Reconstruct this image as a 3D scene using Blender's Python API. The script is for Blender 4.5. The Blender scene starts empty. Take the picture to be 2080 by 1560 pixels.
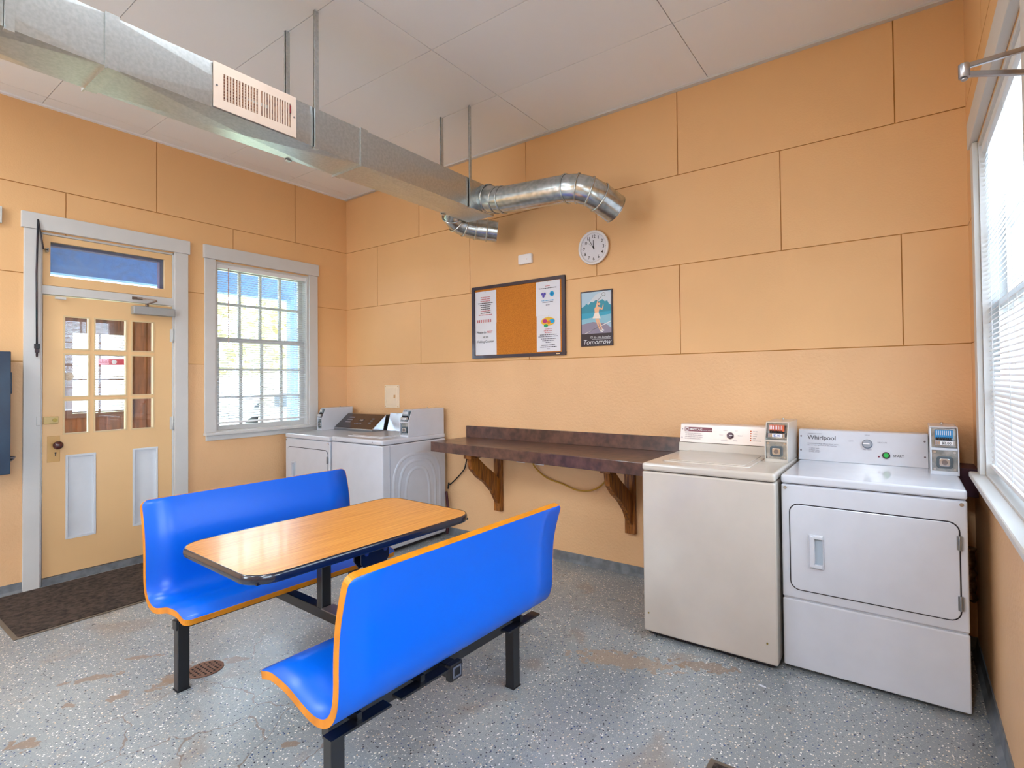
import bpy, bmesh, math, random
from mathutils import Vector, Matrix
random.seed(7)
sc = bpy.context.scene
COL = sc.collection

# ------------------------------------------------------------------ camera
CX, CY, CZ = 5.2811, -3.6041, 1.4859
YAW, PITCH, ROLL, F = 0.5944, 0.0158, -0.0110, 1055.22
cam_d = bpy.data.cameras.new('camera')
cam = bpy.data.objects.new('camera', cam_d)
COL.objects.link(cam)
fwd = Vector((-math.sin(YAW)*math.cos(PITCH), math.cos(YAW)*math.cos(PITCH), math.sin(PITCH)))
rgt = Vector((math.cos(YAW), math.sin(YAW), 0)); upv = rgt.cross(fwd)
c_, s_ = math.cos(ROLL), math.sin(ROLL)
r2 = c_*rgt + s_*upv; u2 = -s_*rgt + c_*upv
M = Matrix((r2, u2, -fwd)).transposed().to_4x4()
M.translation = (CX, CY, CZ)
cam.matrix_world = M
cam_d.sensor_width = 36
cam_d.lens = F/2080*36
cam_d.shift_x = -83.19/2080
cam_d.shift_y = -26.9/2080
cam_d.clip_start = 0.05
sc.camera = cam

# ------------------------------------------------------------------ view, world, big lights
sc.view_settings.view_transform = 'Standard'
sc.view_settings.look = 'None'
sc.view_settings.gamma = 1
sc.view_settings.use_curve_mapping = False
sc.view_settings.exposure = 0.22
sc.cycles.use_denoising = True
sc.cycles.use_adaptive_sampling = True
sc.cycles.adaptive_threshold = .02
sc.cycles.max_bounces = 8
sc.cycles.diffuse_bounces = 5
sc.cycles.transparent_max_bounces = 24
sc.cycles.caustics_reflective = False
sc.cycles.caustics_refractive = False
sc.cycles.sample_clamp_indirect = 6
w = bpy.data.worlds.new('daylight'); sc.world = w; w.use_nodes = True
bg = w.node_tree.nodes['Background']
bg.inputs[0].default_value = (0.78, 0.89, 1.0, 1); bg.inputs[1].default_value = 13.0
sun_d = bpy.data.lights.new('sun', 'SUN'); sun_d.energy = 9; sun_d.angle = .01; sun_d.color = (1, .95, .88)
sun = bpy.data.objects.new('sun', sun_d); COL.objects.link(sun)
sun.rotation_euler = Vector((.10, -.62, -.80)).to_track_quat('-Z', 'Y').to_euler()

W, H = 5.585, 3.567
Z1, Z2, Z3 = 2.949, 2.299, 1.655
YB = -6.4                # wall behind the camera

def area(name, loc, sx, sy, power, col, rot=(0, 0, 0)):
    l = bpy.data.lights.new(name, 'AREA'); l.shape = 'RECTANGLE'; l.size = sx; l.size_y = sy
    l.energy = power; l.color = col
    o = bpy.data.objects.new(name, l); o.location = loc; o.rotation_euler = rot; COL.objects.link(o)
    return o
FIX = [(2.935, -2.62, 0.30, 1.22), (2.88, -5.2, 0.30, 1.22), (4.9, -4.6, .30, 1.22), (1.0, -4.6, .30, 1.22)]  # first is the fixture over the duct, the rest are added fill lamps
LAMP_POWER = (5, 50, 50, 54)
LAMP_COL = (.82, .93, 1.0)

# ------------------------------------------------------------------ helpers
def lin(h):
    h = h.lstrip('#'); r = []
    for i in (0, 2, 4):
        c = int(h[i:i+2], 16)/255
        r.append(c/12.92 if c <= .04045 else ((c+.055)/1.055)**2.4)
    return (*r, 1)
MATS = {}
def mat(name, col, rough=.5, metal=0., noise=None, bump=None, coat=0., spec=.5, emit=None):
    """noise=(scale, colour2, amount)  bump=(scale, strength)"""
    if name in MATS: return MATS[name]
    m = bpy.data.materials.new(name); m.use_nodes = True; nt = m.node_tree
    b = nt.nodes['Principled BSDF']
    c = lin(col) if isinstance(col, str) else (*col, 1)
    b.inputs['Base Color'].default_value = c
    b.inputs['Roughness'].default_value = rough; b.inputs['Metallic'].default_value = metal
    b.inputs['Specular IOR Level'].default_value = spec
    b.inputs['Coat Weight'].default_value = coat; b.inputs['Coat Roughness'].default_value = .08
    tc = nt.nodes.new('ShaderNodeTexCoord')
    if noise is None and not emit: noise = (9, None, .04)
    if noise:
        n = nt.nodes.new('ShaderNodeTexNoise'); n.inputs['Scale'].default_value = noise[0]; n.inputs['Detail'].default_value = 5
        nt.links.new(tc.outputs['Object'], n.inputs['Vector'])
        r = nt.nodes.new('ShaderNodeValToRGB')
        c2 = lin(noise[1]) if noise[1] else tuple([x*(1-noise[2]) for x in c[:3]])+(1,)
        r.color_ramp.elements[0].position = .35; r.color_ramp.elements[1].position = .65
        r.color_ramp.elements[0].color = c2; r.color_ramp.elements[1].color = c
        nt.links.new(n.outputs['Fac'], r.inputs['Fac'])
        nt.links.new(r.outputs['Color'], b.inputs['Base Color'])
    if bump:
        n = nt.nodes.new('ShaderNodeTexNoise'); n.inputs['Scale'].default_value = bump[0]; n.inputs['Detail'].default_value = 4
        nt.links.new(tc.outputs['Object'], n.inputs['Vector'])
        bp = nt.nodes.new('ShaderNodeBump'); bp.inputs['Strength'].default_value = bump[1]; bp.inputs['Distance'].default_value = .01
        nt.links.new(n.outputs['Fac'], bp.inputs['Height']); nt.links.new(bp.outputs['Normal'], b.inputs['Normal'])
    if emit:
        b.inputs['Emission Color'].default_value = c; b.inputs['Emission Strength'].default_value = emit
    MATS[name] = m
    return m
def N(m, t, **kw):
    n = m.node_tree.nodes.new(t)
    for k, v in kw.items():
        if k in n.inputs: n.inputs[k].default_value = v
        else: setattr(n, k, v)
    return n
def LK(m, a, b): m.node_tree.links.new(a, b)

class MB:
    def __init__(s): s.v = []; s.f = []; s.mi = []; s.mats = []; s.sm = []
    def slot(s, m):
        if m not in s.mats: s.mats.append(m)
        return s.mats.index(m)
    def add(s, vs, fs, m=None, smooth=False):
        k = len(s.v); s.v += [tuple(x) for x in vs]
        i = s.slot(m) if m else 0
        for f in fs: s.f.append(tuple(k+j for j in f)); s.mi.append(i); s.sm.append(smooth)
        return s
    def box(s, x0, x1, y0, y1, z0, z1, m=None):
        x0, x1 = sorted((x0, x1)); y0, y1 = sorted((y0, y1)); z0, z1 = sorted((z0, z1))
        v = [(x, y, z) for z in (z0, z1) for y in (y0, y1) for x in (x0, x1)]
        return s.add(v, [(0, 2, 3, 1), (4, 5, 7, 6), (0, 1, 5, 4), (2, 6, 7, 3), (0, 4, 6, 2), (1, 3, 7, 5)], m)
    def prism(s, pts, h0, h1, axis='z', m=None, smooth=False):
        """pts 2-D polygon; axis x: pts=(y,z); y: pts=(x,z); z: pts=(x,y)"""
        def P(p, h): return {'x': (h, p[0], p[1]), 'y': (p[0], h, p[1]), 'z': (p[0], p[1], h)}[axis]
        n = len(pts)
        s.add([P(p, h0) for p in pts]+[P(p, h1) for p in pts], [tuple(range(n))[::-1], tuple(range(n, 2*n))], m)
        s.add([P(p, h0) for p in pts]+[P(p, h1) for p in pts], [(i, (i+1) % n, n+(i+1) % n, n+i) for i in range(n)], m, smooth)
        return s
    def tube(s, path, r, seg=12, m=None, caps=True, smooth=True):
        path = [Vector(p) for p in path]; n = len(path)
        rs = r if isinstance(r, (list, tuple)) else [r]*n
        T = []
        for i in range(n):
            a = path[max(i-1, 0)]; b = path[min(i+1, n-1)]; T.append((b-a).normalized())
        up = Vector((0, 0, 1)) if abs(T[0].z) < .9 else Vector((1, 0, 0))
        nx = T[0].cross(up).normalized()
        vs = []
        for i in range(n):
            nx = (nx - T[i]*nx.dot(T[i])).normalized(); ny = T[i].cross(nx)
            for k in range(seg):
                a = 2*math.pi*k/seg
                vs.append(path[i]+(nx*math.cos(a)+ny*math.sin(a))*rs[i])
        fs = [(i*seg+k, i*seg+(k+1) % seg, (i+1)*seg+(k+1) % seg, (i+1)*seg+k) for i in range(n-1) for k in range(seg)]
        s.add(vs, fs, m, smooth)
        if caps: s.add(vs[:seg], [tuple(range(seg))[::-1]], m); s.add(vs[-seg:], [tuple(range(seg))], m)
        return s
    def sqtube(s, a, b, wd, up=(0, 0, 1), m=None):
        a = Vector(a); b = Vector(b); t = (b-a).normalized(); up = Vector(up)
        x = t.cross(up).normalized(); y = x.cross(t); h = wd/2
        v = [p+x*i*h+y*j*h for p in (a, b) for i, j in ((-1, -1), (1, -1), (1, 1), (-1, 1))]
        return s.add(v, [(0, 1, 2, 3), (7, 6, 5, 4), (0, 4, 5, 1), (1, 5, 6, 2), (2, 6, 7, 3), (3, 7, 4, 0)], m)
    def disc(s, c, n, r, t, seg=24, m=None, smooth=True):
        c = Vector(c); n = Vector(n).normalized()
        return s.tube([c, c+n*t], r, seg, m, True, smooth)
    def ring(s, c, n, r0, r1, t, seg=32, m=None):
        c = Vector(c); n = Vector(n).normalized()
        up = Vector((0, 0, 1)) if abs(n.z) < .9 else Vector((1, 0, 0)); x = n.cross(up).normalized(); y = n.cross(x)
        vs = []
        for k in range(seg):
            a = 2*math.pi*k/seg; d = x*math.cos(a)+y*math.sin(a)
            vs += [c+d*r0, c+d*r1, c+d*r1*.985+n*t, c+d*r0+n*t]
        fs = []
        for k in range(seg):
            p = 4*k; q = 4*((k+1) % seg)
            for j in range(4): fs.append((p+j, q+j, q+(j+1) % 4, p+(j+1) % 4))
        return s.add(vs, fs, m, True)
    def build(s, name, m, parent=None, bevel=0, seg=2):
        me = bpy.data.meshes.new(name); me.from_pydata(s.v, [], s.f)
        ms = s.mats if s.mats else [m]
        for x in ms: me.materials.append(x)
        if s.mats: me.polygons.foreach_set('material_index', s.mi)
        me.polygons.foreach_set('use_smooth', s.sm)
        bm = bmesh.new(); bm.from_mesh(me); bmesh.ops.remove_doubles(bm, verts=bm.verts, dist=1e-5)
        bmesh.ops.recalc_face_normals(bm, faces=bm.faces); bm.to_mesh(me); bm.free()
        o = bpy.data.objects.new(name, me); COL.objects.link(o)
        if parent: o.parent = parent
        if bevel:
            b = o.modifiers.new('bevel', 'BEVEL'); b.width = bevel; b.segments = seg; b.limit_method = 'ANGLE'; b.angle_limit = .7
            b.harden_normals = False
        return o

def tag(o, label=None, cat=None, group=None, kind=None):
    if label: o['label'] = label
    if cat: o['category'] = cat
    if group: o['group'] = group
    if kind: o['kind'] = kind
    return o
def empty(name, loc=(0, 0, 0), rz=0):
    o = bpy.data.objects.new(name, None); o.location = loc; o.rotation_euler = (0, 0, rz); o.empty_display_size = .1
    COL.objects.link(o); return o
TXT = {}
def text(mb, s, size, O, X, Y, m, align='CENTER', shear=0., thick=.0006, off=0.):
    """flat lettering with its baseline origin at O, running along X, up along Y"""
    key = (s, align, round(shear, 2), off)
    if key not in TXT:
        c = bpy.data.curves.new('t', 'FONT'); c.body = s; c.align_x = align; c.size = 1; c.shear = shear; c.offset = off
        c.resolution_u = 3
        t = bpy.data.objects.new('t', c); COL.objects.link(t)
        me = bpy.data.meshes.new_from_object(t)
        TXT[key] = ([v.co.copy() for v in me.vertices], [tuple(p.vertices) for p in me.polygons])
        bpy.data.objects.remove(t); bpy.data.meshes.remove(me); bpy.data.curves.remove(c)
    vs, fs = TXT[key]; X = Vector(X).normalized(); Y = Vector(Y).normalized(); Z = X.cross(Y); O = Vector(O)
    mb.add([O+X*v.x*size+Y*v.y*size+Z*thick for v in vs], fs, m)
def quad(mb, O, X, Y, x0, x1, y0, y1, m, z=.0006):
    X = Vector(X).normalized(); Y = Vector(Y).normalized(); Z = X.cross(Y); O = Vector(O)
    mb.add([O+X*x+Y*y+Z*z for x, y in ((x0, y0), (x1, y0), (x1, y1), (x0, y1))], [(0, 1, 2, 3)], m)
def poly(mb, O, X, Y, pts, m, z=.0006):
    X = Vector(X).normalized(); Y = Vector(Y).normalized(); Z = X.cross(Y); O = Vector(O)
    mb.add([O+X*x+Y*y+Z*z for x, y in pts], [tuple(range(len(pts)))], m)
def rrect(x0, x1, y0, y1, r, n=6):
    pts = []
    for cx, cy, a0 in ((x1-r, y1-r, 0), (x0+r, y1-r, 90), (x0+r, y0+r, 180), (x1-r, y0+r, 270)):
        for k in range(n+1):
            a = math.radians(a0+90*k/n); pts.append((cx+r*math.cos(a), cy+r*math.sin(a)))
    return pts

# ------------------------------------------------------------------ materials
WALLC = '#E6B781'
def wall_mat(name, col, joint=False):
    m = mat(name, col, .52, noise=(1.2, None, .05), bump=(90, .12))
    return m
M_wall = wall_mat('wall_paint', WALLC)
M_stucco = mat('wall_paint_textured', '#E6B98A', .55, noise=(2.0, None, .06), bump=(55, .35))
M_joint = mat('wall_joint', '#C8934F', .7)
M_ceil = mat('ceiling_paint', '#EEF2F6', .6, noise=(.8, None, .03))
M_cjoint = mat('ceiling_joint', '#BDB8B4', .7)
M_trim = mat('trim_paint', '#CFCFCE', .4, noise=(5, None, .04))
M_base = mat('baseboard_grey', '#7D8288', .4, noise=(14, '#60656B', .3))
M_doorp = mat('door_paint', '#E8C08C', .42, noise=(2, None, .05))
M_panelw = mat('door_panel_white', '#D6DBE2', .45)
M_black = mat('black_metal', '#0E0F16', .32, coat=.3)
M_blackp = mat('black_plastic', '#15151B', .35)
M_chrome = mat('chrome', '#C9CCD0', .18, 1.)
M_galv = mat('galvanised', '#CDD3D5', .31, .92, noise=(70, '#BEC6C8', .3), bump=(20, .03))
M_galv2 = mat('galvanised_pipe', '#D0D5D6', .25, .95, noise=(30, '#AEB8BA', .3))
M_white = mat('appliance_white', '#CDD1DB', .22, coat=.4)
M_cream = mat('appliance_cream', '#C9C1B8', .25, coat=.4)
M_blue = mat('blue_laminate', (0.0, .118, .70), .30, noise=(2, None, .03), spec=.38)
M_band = mat('bench_edge_orange', '#DC8A10', .38, noise=(12, '#C87808', .2))
M_blind = mat('blind_slat', '#E9ECF0', .45)
M_brass = mat('brass', '#A8924E', .35, .9)
M_dark = mat('dark_gap', '#26222A', .8)

# table laminate with wood grain
m = M_wood = mat('table_wood_laminate', '#E09A40', .30, coat=.1)
bs = m.node_tree.nodes['Principled BSDF']
tc = N(m, 'ShaderNodeTexCoord'); mp = N(m, 'ShaderNodeMapping'); mp.inputs['Scale'].default_value = (1.6, 40, 1)
LK(m, tc.outputs['Object'], mp.inputs['Vector'])
n1 = N(m, 'ShaderNodeTexNoise', Scale=3.0, Detail=6.0); LK(m, mp.outputs[0], n1.inputs['Vector'])
r1 = N(m, 'ShaderNodeValToRGB'); r1.color_ramp.elements[0].position = .3; r1.color_ramp.elements[1].position = .7
r1.color_ramp.elements[0].color = lin('#C97C28'); r1.color_ramp.elements[1].color = lin('#EBAA55')
LK(m, n1.outputs['Fac'], r1.inputs['Fac']); LK(m, r1.outputs['Color'], bs.inputs['Base Color'])
# counter laminate
M_counter = mat('counter_laminate', '#6B4A3E', .3, noise=(16, '#45302B', .4), coat=.2)
# bracket wood
m = M_oak = mat('stained_oak', '#8A4E16', .4)
bs = m.node_tree.nodes['Principled BSDF']
tc = N(m, 'ShaderNodeTexCoord'); mp = N(m, 'ShaderNodeMapping'); mp.inputs['Scale'].default_value = (18, 18, 1.6)
LK(m, tc.outputs['Object'], mp.inputs['Vector'])
n1 = N(m, 'ShaderNodeTexNoise', Scale=4.0, Detail=5.0, Distortion=.6); LK(m, mp.outputs[0], n1.inputs['Vector'])
r1 = N(m, 'ShaderNodeValToRGB'); r1.color_ramp.elements[0].position = .38; r1.color_ramp.elements[1].position = .62
r1.color_ramp.elements[0].color = lin('#5C2E0C'); r1.color_ramp.elements[1].color = lin('#A1611F')
LK(m, n1.outputs['Fac'], r1.inputs['Fac']); LK(m, r1.outputs['Color'], bs.inputs['Base Color'])
# wood siding
m = M_siding = mat('wood_siding', '#7A4A2A', .6)
bs = m.node_tree.nodes['Principled BSDF']
tc = N(m, 'ShaderNodeTexCoord'); mp = N(m, 'ShaderNodeMapping'); mp.inputs['Scale'].default_value = (10, 10, 1)
LK(m, tc.outputs['Object'], mp.inputs['Vector'])
n1 = N(m, 'ShaderNodeTexNoise', Scale=3.0, Detail=5.0, Distortion=.5); LK(m, mp.outputs[0], n1.inputs['Vector'])
r1 = N(m, 'ShaderNodeValToRGB'); r1.color_ramp.elements[0].position = .3; r1.color_ramp.elements[1].position = .7
r1.color_ramp.elements[0].color = lin('#4A2A1A'); r1.color_ramp.elements[1].color = lin('#8E5530')
LK(m, n1.outputs['Fac'], r1.inputs['Fac']); LK(m, r1.outputs['Color'], bs.inputs['Base Color'])
# cork
M_cork = mat('cork', '#D08226', .85, noise=(160, '#B86C18', .4), bump=(200, .3))
# mat carpet
M_mat = mat('mat_carpet', '#54463E', .95, noise=(34, '#2C221E', .5), bump=(260, .8))
M_matedge = mat('mat_rubber', '#6E6255', .7)

# thin window glass (mostly clear)
def glass(name, tint, refl=.12, dirt=0.):
    m = bpy.data.materials.new(name); m.use_nodes = True; nt = m.node_tree; nt.nodes.clear()
    out = N(m, 'ShaderNodeOutputMaterial'); mx = N(m, 'ShaderNodeMixShader'); tr = N(m, 'ShaderNodeBsdfTransparent'); gl = N(m, 'ShaderNodeBsdfGlossy')
    tr.inputs['Color'].default_value = (*tint, 1); gl.inputs['Roughness'].default_value = .02
    lw = N(m, 'ShaderNodeLayerWeight', Blend=.25)
    mth = N(m, 'ShaderNodeMath'); mth.operation = 'MULTIPLY_ADD'; mth.inputs[1].default_value = .5; mth.inputs[2].default_value = refl
    LK(m, lw.outputs['Fresnel'], mth.inputs[0]); LK(m, mth.outputs[0], mx.inputs[0]); LK(m, tr.outputs[0], mx.inputs[1]); LK(m, gl.outputs[0], mx.inputs[2])
    if dirt:
        df = N(m, 'ShaderNodeBsdfDiffuse'); df.inputs['Color'].default_value = (.35, .42, .55, 1)
        nn = N(m, 'ShaderNodeTexNoise', Scale=24.0, Detail=8.0); m2 = N(m, 'ShaderNodeMixShader')
        tcc = N(m, 'ShaderNodeTexCoord'); LK(m, tcc.outputs['Object'], nn.inputs['Vector'])
        mm = N(m, 'ShaderNodeMath'); mm.operation = 'MULTIPLY'; mm.inputs[1].default_value = dirt
        LK(m, nn.outputs['Fac'], mm.inputs[0]); LK(m, mm.outputs[0], m2.inputs[0]); LK(m, mx.outputs[0], m2.inputs[1]); LK(m, df.outputs[0], m2.inputs[2])
        LK(m, m2.outputs[0], out.inputs[0])
    else: LK(m, mx.outputs[0], out.inputs[0])
    return m
M_glass = glass('window_glass', (.95, .98, 1), .04)
M_glass_d = glass('door_glass', (.9, .95, 1), .10)
M_glass_t = glass('dusty_glass', (.75, .85, 1), .05, .45)

# speckled epoxy floor
m = M_floor = bpy.data.materials.new('speckled_epoxy_floor'); m.use_nodes = True
bs = m.node_tree.nodes['Principled BSDF']; bs.inputs['Coat Weight'].default_value = .25; bs.inputs['Coat Roughness'].default_value = .2
tc = N(m, 'ShaderNodeTexCoord'); P0 = tc.outputs['Object']
def ramp(*st, const=False):
    r = N(m, 'ShaderNodeValToRGB'); cr = r.color_ramp
    if const: cr.interpolation = 'CONSTANT'
    while len(cr.elements) < len(st): cr.elements.new(.5)
    for e, (p, c) in zip(cr.elements, st): e.position = p; e.color = c if len(c) == 4 else (*c, 1)
    return r
def mixc(f, a, b):
    x = N(m, 'ShaderNodeMix'); x.data_type = 'RGBA'
    for sock, val in ((x.inputs['Factor'], f), (x.inputs[6], a), (x.inputs[7], b)):
        if hasattr(val, 'is_output') : LK(m, val, sock)
        else: sock.default_value = val
    return x.outputs[2]
def math_(op, a, b=0., c=0.):
    x = N(m, 'ShaderNodeMath'); x.operation = op
    for i, val in enumerate((a, b, c)):
        if hasattr(val, 'is_output'): LK(m, val, x.inputs[i])
        else: x.inputs[i].default_value = val
    return x.outputs[0]
def noise(scale, detail=4., vec=None, dist=0.):
    n = N(m, 'ShaderNodeTexNoise', Scale=scale, Detail=detail, Distortion=dist); LK(m, vec or P0, n.inputs['Vector']); return n.outputs['Fac']
base = ramp((.35, lin('#868E94')), (.65, lin('#9CA2A4'))); LK(m, noise(1.3), base.inputs['Fac'])
col = base.outputs['Color']
def flecks(scale, prob, radius, pal):
    v = N(m, 'ShaderNodeTexVoronoi', Scale=scale); LK(m, P0, v.inputs['Vector'])
    sp = N(m, 'ShaderNodeSeparateColor'); LK(m, v.outputs['Color'], sp.inputs[0])
    g = math_('MULTIPLY', math_('LESS_THAN', sp.outputs[0], prob), math_('LESS_THAN', v.outputs['Distance'], radius))
    n = len(pal); pr = ramp(*[(i/n, lin(c)) for i, c in enumerate(pal)], const=True); LK(m, sp.outputs[1], pr.inputs['Fac'])
    return g, pr.outputs['Color']
for sc_, pb, rd, pal in ((170, .5, .34, ['#7E8488', '#B9B9B5', '#6F757B', '#C5C3BC']),
                         (95, .42, .33, ['#F0EEE8', '#E6DFD4', '#2B303D', '#F4F2EE', '#D8C4A8', '#3B4E78']),
                         (60, .20, .24, ['#F5F3EE', '#23283A', '#EDE7DC', '#2F4A80'])):
    g, pc = flecks(sc_, pb, rd, pal); col = mixc(g, col, pc)
# worn brown patches and general grime
wr = ramp((.60, (0, 0, 0)), (.68, (1, 1, 1))); LK(m, noise(2.6, 6., dist=.5), wr.inputs['Fac'])
col = mixc(math_('MULTIPLY', wr.outputs['Color'], .38), col, lin('#8A7058'))
# strip of grime along the back wall and right wall (dirt collects at the edges)
sx = N(m, 'ShaderNodeSeparateXYZ'); LK(m, P0, sx.inputs[0])
# rusty worn-through marks at chosen spots
def spot(cx, cy, rx, ry, rot=0., col2='#8C7460', k=.75, col_=None):
    mp = N(m, 'ShaderNodeMapping'); mp.vector_type = 'TEXTURE'; mp.inputs['Location'].default_value = (cx, cy, 0); mp.inputs['Rotation'].default_value = (0, 0, rot); mp.inputs['Scale'].default_value = (rx, ry, 1)
    LK(m, P0, mp.inputs['Vector']); ln = N(m, 'ShaderNodeVectorMath'); ln.operation = 'LENGTH'
    LK(m, mp.outputs[0], ln.inputs[0])
    d = math_('ADD', ln.outputs['Value'], math_('MULTIPLY', math_('SUBTRACT', noise(22, 5.), .5), 2.6))
    f = math_('MULTIPLY', math_('LESS_THAN', d, .75), k)
    return mixc(f, col_, lin(col2))
for a in ((1.86, -2.72, .14, .035, 1.0), (1.83, -2.50, .09, .03, .8), (2.16, -2.70, .05, .05, 0), (2.22, -2.55, .04, .07, 0), (2.24, -3.04, .08, .05, .6),
          (2.19, -2.49, .05, .06, .4), (2.06, -2.85, .04, .03, .5), (3.17, -2.43, .05, .025, .5), (2.28, -2.24, .09, .04, .6)):
    col = spot(*a, col_=col)
col = spot(4.02, -1.12, .34, .10, .3, '#A98A68', .55, col)
col = spot(4.40, -.95, .20, .06, .3, '#8F6F50', .6, col)
# cracks near the drain
nv = N(m, 'ShaderNodeTexNoise', Scale=5.0, Detail=4.0); LK(m, P0, nv.inputs['Vector'])
vm = N(m, 'ShaderNodeVectorMath'); vm.operation = 'MULTIPLY_ADD'; vm.inputs[1].default_value = (.22, .22, 0); LK(m, nv.outputs['Color'], vm.inputs[0]); LK(m, P0, vm.inputs[2])
ve = N(m, 'ShaderNodeTexVoronoi', Scale=2.6); ve.feature = 'DISTANCE_TO_EDGE'; LK(m, vm.outputs[0], ve.inputs['Vector'])
mpc = N(m, 'ShaderNodeMapping'); mpc.vector_type = 'TEXTURE'; mpc.inputs['Location'].default_value = (2.72, -2.35, 0); mpc.inputs['Scale'].default_value = (.62, .62, 1)
LK(m, P0, mpc.inputs['Vector']); lnc = N(m, 'ShaderNodeVectorMath'); lnc.operation = 'LENGTH'; LK(m, mpc.outputs[0], lnc.inputs[0])
cr = math_('MULTIPLY', math_('LESS_THAN', ve.outputs['Distance'], .006), math_('LESS_THAN', lnc.outputs['Value'], 1.))
col = mixc(math_('MULTIPLY', cr, .7), col, lin('#7A6455'))
LK(m, col, bs.inputs['Base Color'])
rr = ramp((.3, (.24, .24, .24)), (.7, (.42, .42, .42))); LK(m, noise(3.), rr.inputs['Fac']); LK(m, rr.outputs['Color'], bs.inputs['Roughness'])
bp = N(m, 'ShaderNodeBump', Strength=.12, Distance=.01); LK(m, noise(30), bp.inputs['Height']); LK(m, bp.outputs['Normal'], bs.inputs['Normal'])

# ------------------------------------------------------------------ the room shell
def sub_rects(r, holes):
    out = [r]
    for h in holes:
        nxt = []
        for (a0, a1, b0, b1) in out:
            x0, x1, y0, y1 = max(a0, h[0]), min(a1, h[1]), max(b0, h[2]), min(b1, h[3])
            if x0 >= x1 or y0 >= y1: nxt.append((a0, a1, b0, b1)); continue
            if b0 < y0: nxt.append((a0, a1, b0, y0))
            if y1 < b1: nxt.append((a0, a1, y1, b1))
            if a0 < x0: nxt.append((a0, x0, y0, y1))
            if x1 < a1: nxt.append((x1, a1, y0, y1))
        out = nxt
    return out
def wall(name, axis, plane, out, lo, hi, holes, rows):
    """axis 'y': wall in the plane y=plane; out=+1/-1 is the side away from the room. rows: (z0,z1,joints or None)"""
    mb = MB(); T = .14; g = .0032
    def bx(r, d0, d1, m):
        a0, a1, b0, b1 = r
        if axis == 'y': mb.box(a0, a1, plane+out*d0, plane+out*d1, b0, b1, m)
        else: mb.box(plane+out*d0, plane+out*d1, a0, a1, b0, b1, m)
    for r in sub_rects((lo, hi, 0, H), holes): bx(r, .008, T, M_joint)
    for z0, z1, js, m in rows:
        xs = [lo]+list(js)+[hi]
        for i in range(len(xs)-1):
            r = (xs[i]+(g if i else 0), xs[i+1]-(g if i < len(xs)-2 else 0), z0+(g if z0 > 0 else 0), z1-(g if z1 < H else 0))
            for q in sub_rects(r, holes): bx(q, 0, .009, m)
    o = mb.build(name, M_wall); o['kind'] = 'structure'; return o

DY0, DY1, DZ1 = -2.549, -1.70, 2.62          # door + transom opening in the left wall
WY0, WY1, WZ0, WZ1 = -1.376, -.462, 1.03, 2.615
RY0, RY1, RZ0, RZ1 = -1.70, -.50, 1.02, 2.56
RD0, RD1 = -3.02, -2.06                       # glazed door in the right wall, beside the camera
wall('wall_left', 'x', 0, -1, YB, 0, [(DY0, DY1, -1, DZ1), (WY0, WY1, WZ0, WZ1)],
     [(0, Z3, [], M_stucco), (Z3, Z2, [-3.6], M_wall), (Z2, Z1, [-4.9, -3.62, -2.409, -1.216], M_wall), (Z1, H, [-5.5, -4.27, -3.05, -1.828, -.605], M_wall)])
wall('wall_back', 'y', 0, 1, -.14, W+.14, [],
     [(0, Z3, [], M_stucco), (Z3, Z2, [1.235, 2.60, 3.954, 5.281], M_wall), (Z2, Z1, [.555, 1.915, 3.275, 4.638], M_wall), (Z1, H, [1.219, 2.583, 3.953, 5.262], M_wall)])
RW2 = (-5.2, -3.4, 1.02, 2.56)  # unseen window, widened to bring in more light from the right
wall('wall_right', 'x', W, 1, YB, 0, [(RY0, RY1, RZ0, RZ1), (RD0, RD1, -1, 2.2), RW2],
     [(0, Z3, [], M_stucco), (Z3, Z2, [], M_wall), (Z2, Z1, [-2.0], M_wall), (Z1, H, [-1.95, -.7], M_wall)])
wall('wall_front', 'y', YB, -1, -.14, W+.14, [(1.2, 2.3, 1.0, 2.4)],  # opening added behind the camera to let in fill daylight
     [(0, Z3, [], M_stucco), (Z3, H, [1.3, 2.6, 3.9], M_wall)])
tag(MB().box(-.14, W+.14, YB-.14, .14, -.12, 0).build('floor', M_floor), kind='structure')
mb = MB(); mb.box(-.14, W+.14, YB-.14, .14, H+.008, H+.12, M_cjoint)
cxs = [0, .17, 1.512, 2.852, 4.190, 5.47, W]; cys = [0, -.695, -1.335, -1.94, -2.55, -3.16, -3.8, -4.4, -5.0, -5.6, YB]
for i in range(len(cxs)-1):
    for j in range(len(cys)-1):
        mb.box(cxs[i]+.003, cxs[i+1]-.003, cys[j]-.002, cys[j+1]+.002, H, H+.01, M_ceil)
tag(mb.build('ceiling', M_ceil), kind='structure')
tag(MB().box(0, W, -.035, 0, H-.014, H).build('trim_1', M_trim), kind='structure')
tag(MB().box(0, .03, YB, 0, H-.012, H).build('trim_3', M_ceil), kind='structure')
# grey painted cove at the foot of the walls
def cove(name, pts_fn, rng, h=.07):
    mb = MB()
    for a, b in rng: pts_fn(mb, a, b, h)
    return tag(mb.build(name, M_base), kind='structure')
cove('baseboard_back', lambda mb, a, b, h: mb.prism([(0, 0), (-.03, 0), (-.012, .02), (-.006, h), (0, h)], a, b, 'x'), [(0, W)])
cove('baseboard_left', lambda mb, a, b, h: mb.prism([(0, 0), (.03, 0), (.012, .02), (.006, h), (0, h)], a, b, 'y'), [(YB, -2.64), (-1.60, 0)])
cove('baseboard_right', lambda mb, a, b, h: mb.prism([(W, 0), (W-.03, 0), (W-.012, .02), (W-.006, h), (W, h)], a, b, 'y'), [(YB, -3.12), (-1.96, 0)])

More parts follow.
